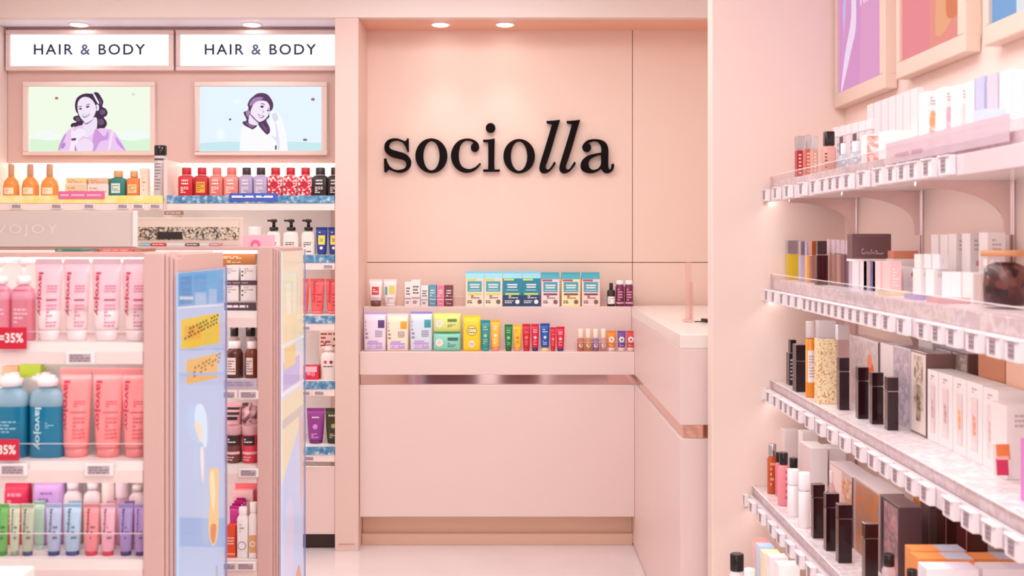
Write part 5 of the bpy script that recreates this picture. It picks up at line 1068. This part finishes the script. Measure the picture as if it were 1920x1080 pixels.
rput(carton, 'white_carton', 'large white carton in the middle of fourth shelf carton group', 'carton', 1519, 1552, 841, 1.02, z, None, d=.13, col=(248,240,240), top=(252,248,248), left=(226,206,206))
rput(carton, 'white_carton', 'white carton right of the large one, against the wall', 'carton', 1555, 1586, 841, 1.09, z, None, d=.08, col=(246,238,238), top=(252,248,248))
rput(bottle, 'drop_bottle', 'pink glass drop-shaped bottle among the slim black sprays', 'bottle', 1549, 1574, 885, .985, z, None, d=.03, col=('liq', 240, 206, 206, .6), capcol=('gloss', 244, 220, 220), capw=.3, body=.82, shoulder=.5)
rbox('art_carton', 'carton with orange feather print, nearest the corner, fourth shelf', 1555, 1600, 896, 1.035, z, .07, None, col=(206,180,176), top=('gloss', 240,228,232), items=(('r',-.95,.02,.1,.98,(240,214,210)),('r',.1,.02,.9,.92,art((206,130,80),(236,200,180))),('r',.94,.0,1,1,(40,20,24))))
rbox('art_carton', 'second carton with an orange painted print on the fourth shelf', 1602, 1649, 926, 1.035, z, .07, None, col=(206,180,176), top=('gloss', 240,228,232), items=(('r',-.9,.02,.95,.97,art((206,120,60),(170,130,110))),))
rbox('art_carton', 'carton with a purple pink print and dark front, fourth shelf', 1651, 1686, 952, 1.035, z, .06, None, col=(92,66,74), top=('metal', 232,226,236), items=(('r',-.85,.02,.9,.97,art((206,150,150),(150,120,126))),('r',-.85,.0,-.6,.97,(60,40,44))))
for i, (a, b, t, c, nm) in enumerate(((1725,1736,940,(232,150,90),'narrow orange'),(1740,1769,948,(120,92,96),'grey plum'),(1771,1807,962,(70,32,30),'glossy dark brown'),(1809,1852,980,(80,36,34),'second glossy dark brown'))):
    rput(carton, 'dark_carton', '%s carton standing behind the orange topped cartons' % nm, 'carton', a, b, t, 1.16, z, 'dark cartons at the back of the fourth perfume shelf', d=.05, col=('gloss',) + c, items=(('r',-.9,.02,-.82,.98,(176,140,130)),))
def topbox(px0, px1, pyt, X, label, c1, c2, dd=.055):
    Y = F * X / (px0 - CX); w = q((px1 - px0)*Y/F); h = q(PZ(pyt, Y) - z)
    body = MB().box(-w/2, w/2, 0, dd, 0, h, c1); lid = MB().box(-w/2, w*.02, 0, dd, h, h + .001, c1).box(w*.02, w/2, 0, dd, h, h + .001, c2)
    thing('two_tone_carton', label, 'carton', [('box_body', body.mesh('box_body'), .001), ('two_tone_lid', lid.mesh('two_tone_lid'), 0)], (X + w/2, Y, z), 0, 'two-tone cartons at the near end of the fourth shelf')
topbox(1712, 1812, 1034, .985, 'orange carton with a blue grey lid half, left far one', (240,150,80), (196,200,220))
topbox(1723, 1826, 1049, .975, 'orange carton with a blue grey lid half, left near one', (240,150,80), (196,200,220))
topbox(1828, 1912, 1049, 1.115, 'orange carton with a blue grey lid half, right one', (240,150,80), (196,200,220))
topbox(1738, 1835, 1068, .965, 'white carton at the very bottom right, left one', (248,240,246), (236,226,242))
topbox(1843, 1940, 1068, 1.105, 'white carton at the very bottom right, right one', (248,240,246), (236,226,242))
rput(bottle, 'perfume_bottle', 'bottle with a black cap at the bottom edge, left one', 'bottle', 1659, 1682, 1042, .93, z, None, d=.03, n=4, col=('liq', 230, 206, 210, .7), capcol=BLACK, capw=.9, body=.8)
rput(bottle, 'perfume_bottle', 'bottle with a black cap at the bottom edge, right one', 'bottle', 1703, 1725, 1071, .925, z, None, d=.025, n=4, col=('liq', 230, 206, 210, .7), capcol=BLACK, capw=.9, body=.8)

# lowest deck
bd = empty('base_cabinet', (1.0, 2.75, 0)); tag(bd, 'pale pink base cabinet below the perfume shelves', 'cabinet')
wpart('deck', MB().box(.74, RX - .001, 1.5, 4.008, .27, .30, ('wall', 238, 232, 226, .25)), bd, .003)
wpart('cabinet_front', MB().box(.76, RX - .001, 1.52, 4.008, .08, .269, LPINK), bd, .002)
wpart('toe_kick', MB().box(.80, RX - .001, 1.55, 4.008, 0, .079, (120, 90, 84)), bd)
rput(bottle, 'body_mist_bottle', 'white bottle with a ribbed black cap on the lowest deck', 'bottle', 1370, 1398, 1041, .79, .30, None, d=.04, col=('gloss', 246, 236, 236), capcol=BLACK, capw=.92, body=.72, shoulder=.92)
rput(bottle, 'body_mist_bottle', 'white capped bottle beside the black capped bottle, lowest deck', 'bottle', 1396, 1420, 1070, .81, .30, None, d=.04, col=('gloss', 246, 232, 232), capcol=('gloss', 250, 244, 244), capw=.9, body=.8)
for i, (a, b, t, c, c2) in enumerate(((1416,1428,1016,(248,206,200),(240,120,120)),(1424,1438,1026,(214,226,246),(150,180,226)),(1432,1450,1038,(250,236,206),(240,220,170)),(1444,1464,1046,(248,240,240),(220,210,214)),(1460,1486,1060,(250,244,244),(230,220,222)))):
    rput(carton, 'pastel_pack', '%s pack in the slanted file on the lowest deck' % ('coral tipped', 'blue tipped', 'cream', 'pale grey', 'plain white')[i], 'carton', a, b + 14, t, .87, .30, 'pastel packs filed on the lowest deck', d=.05, col=c, top=c2)
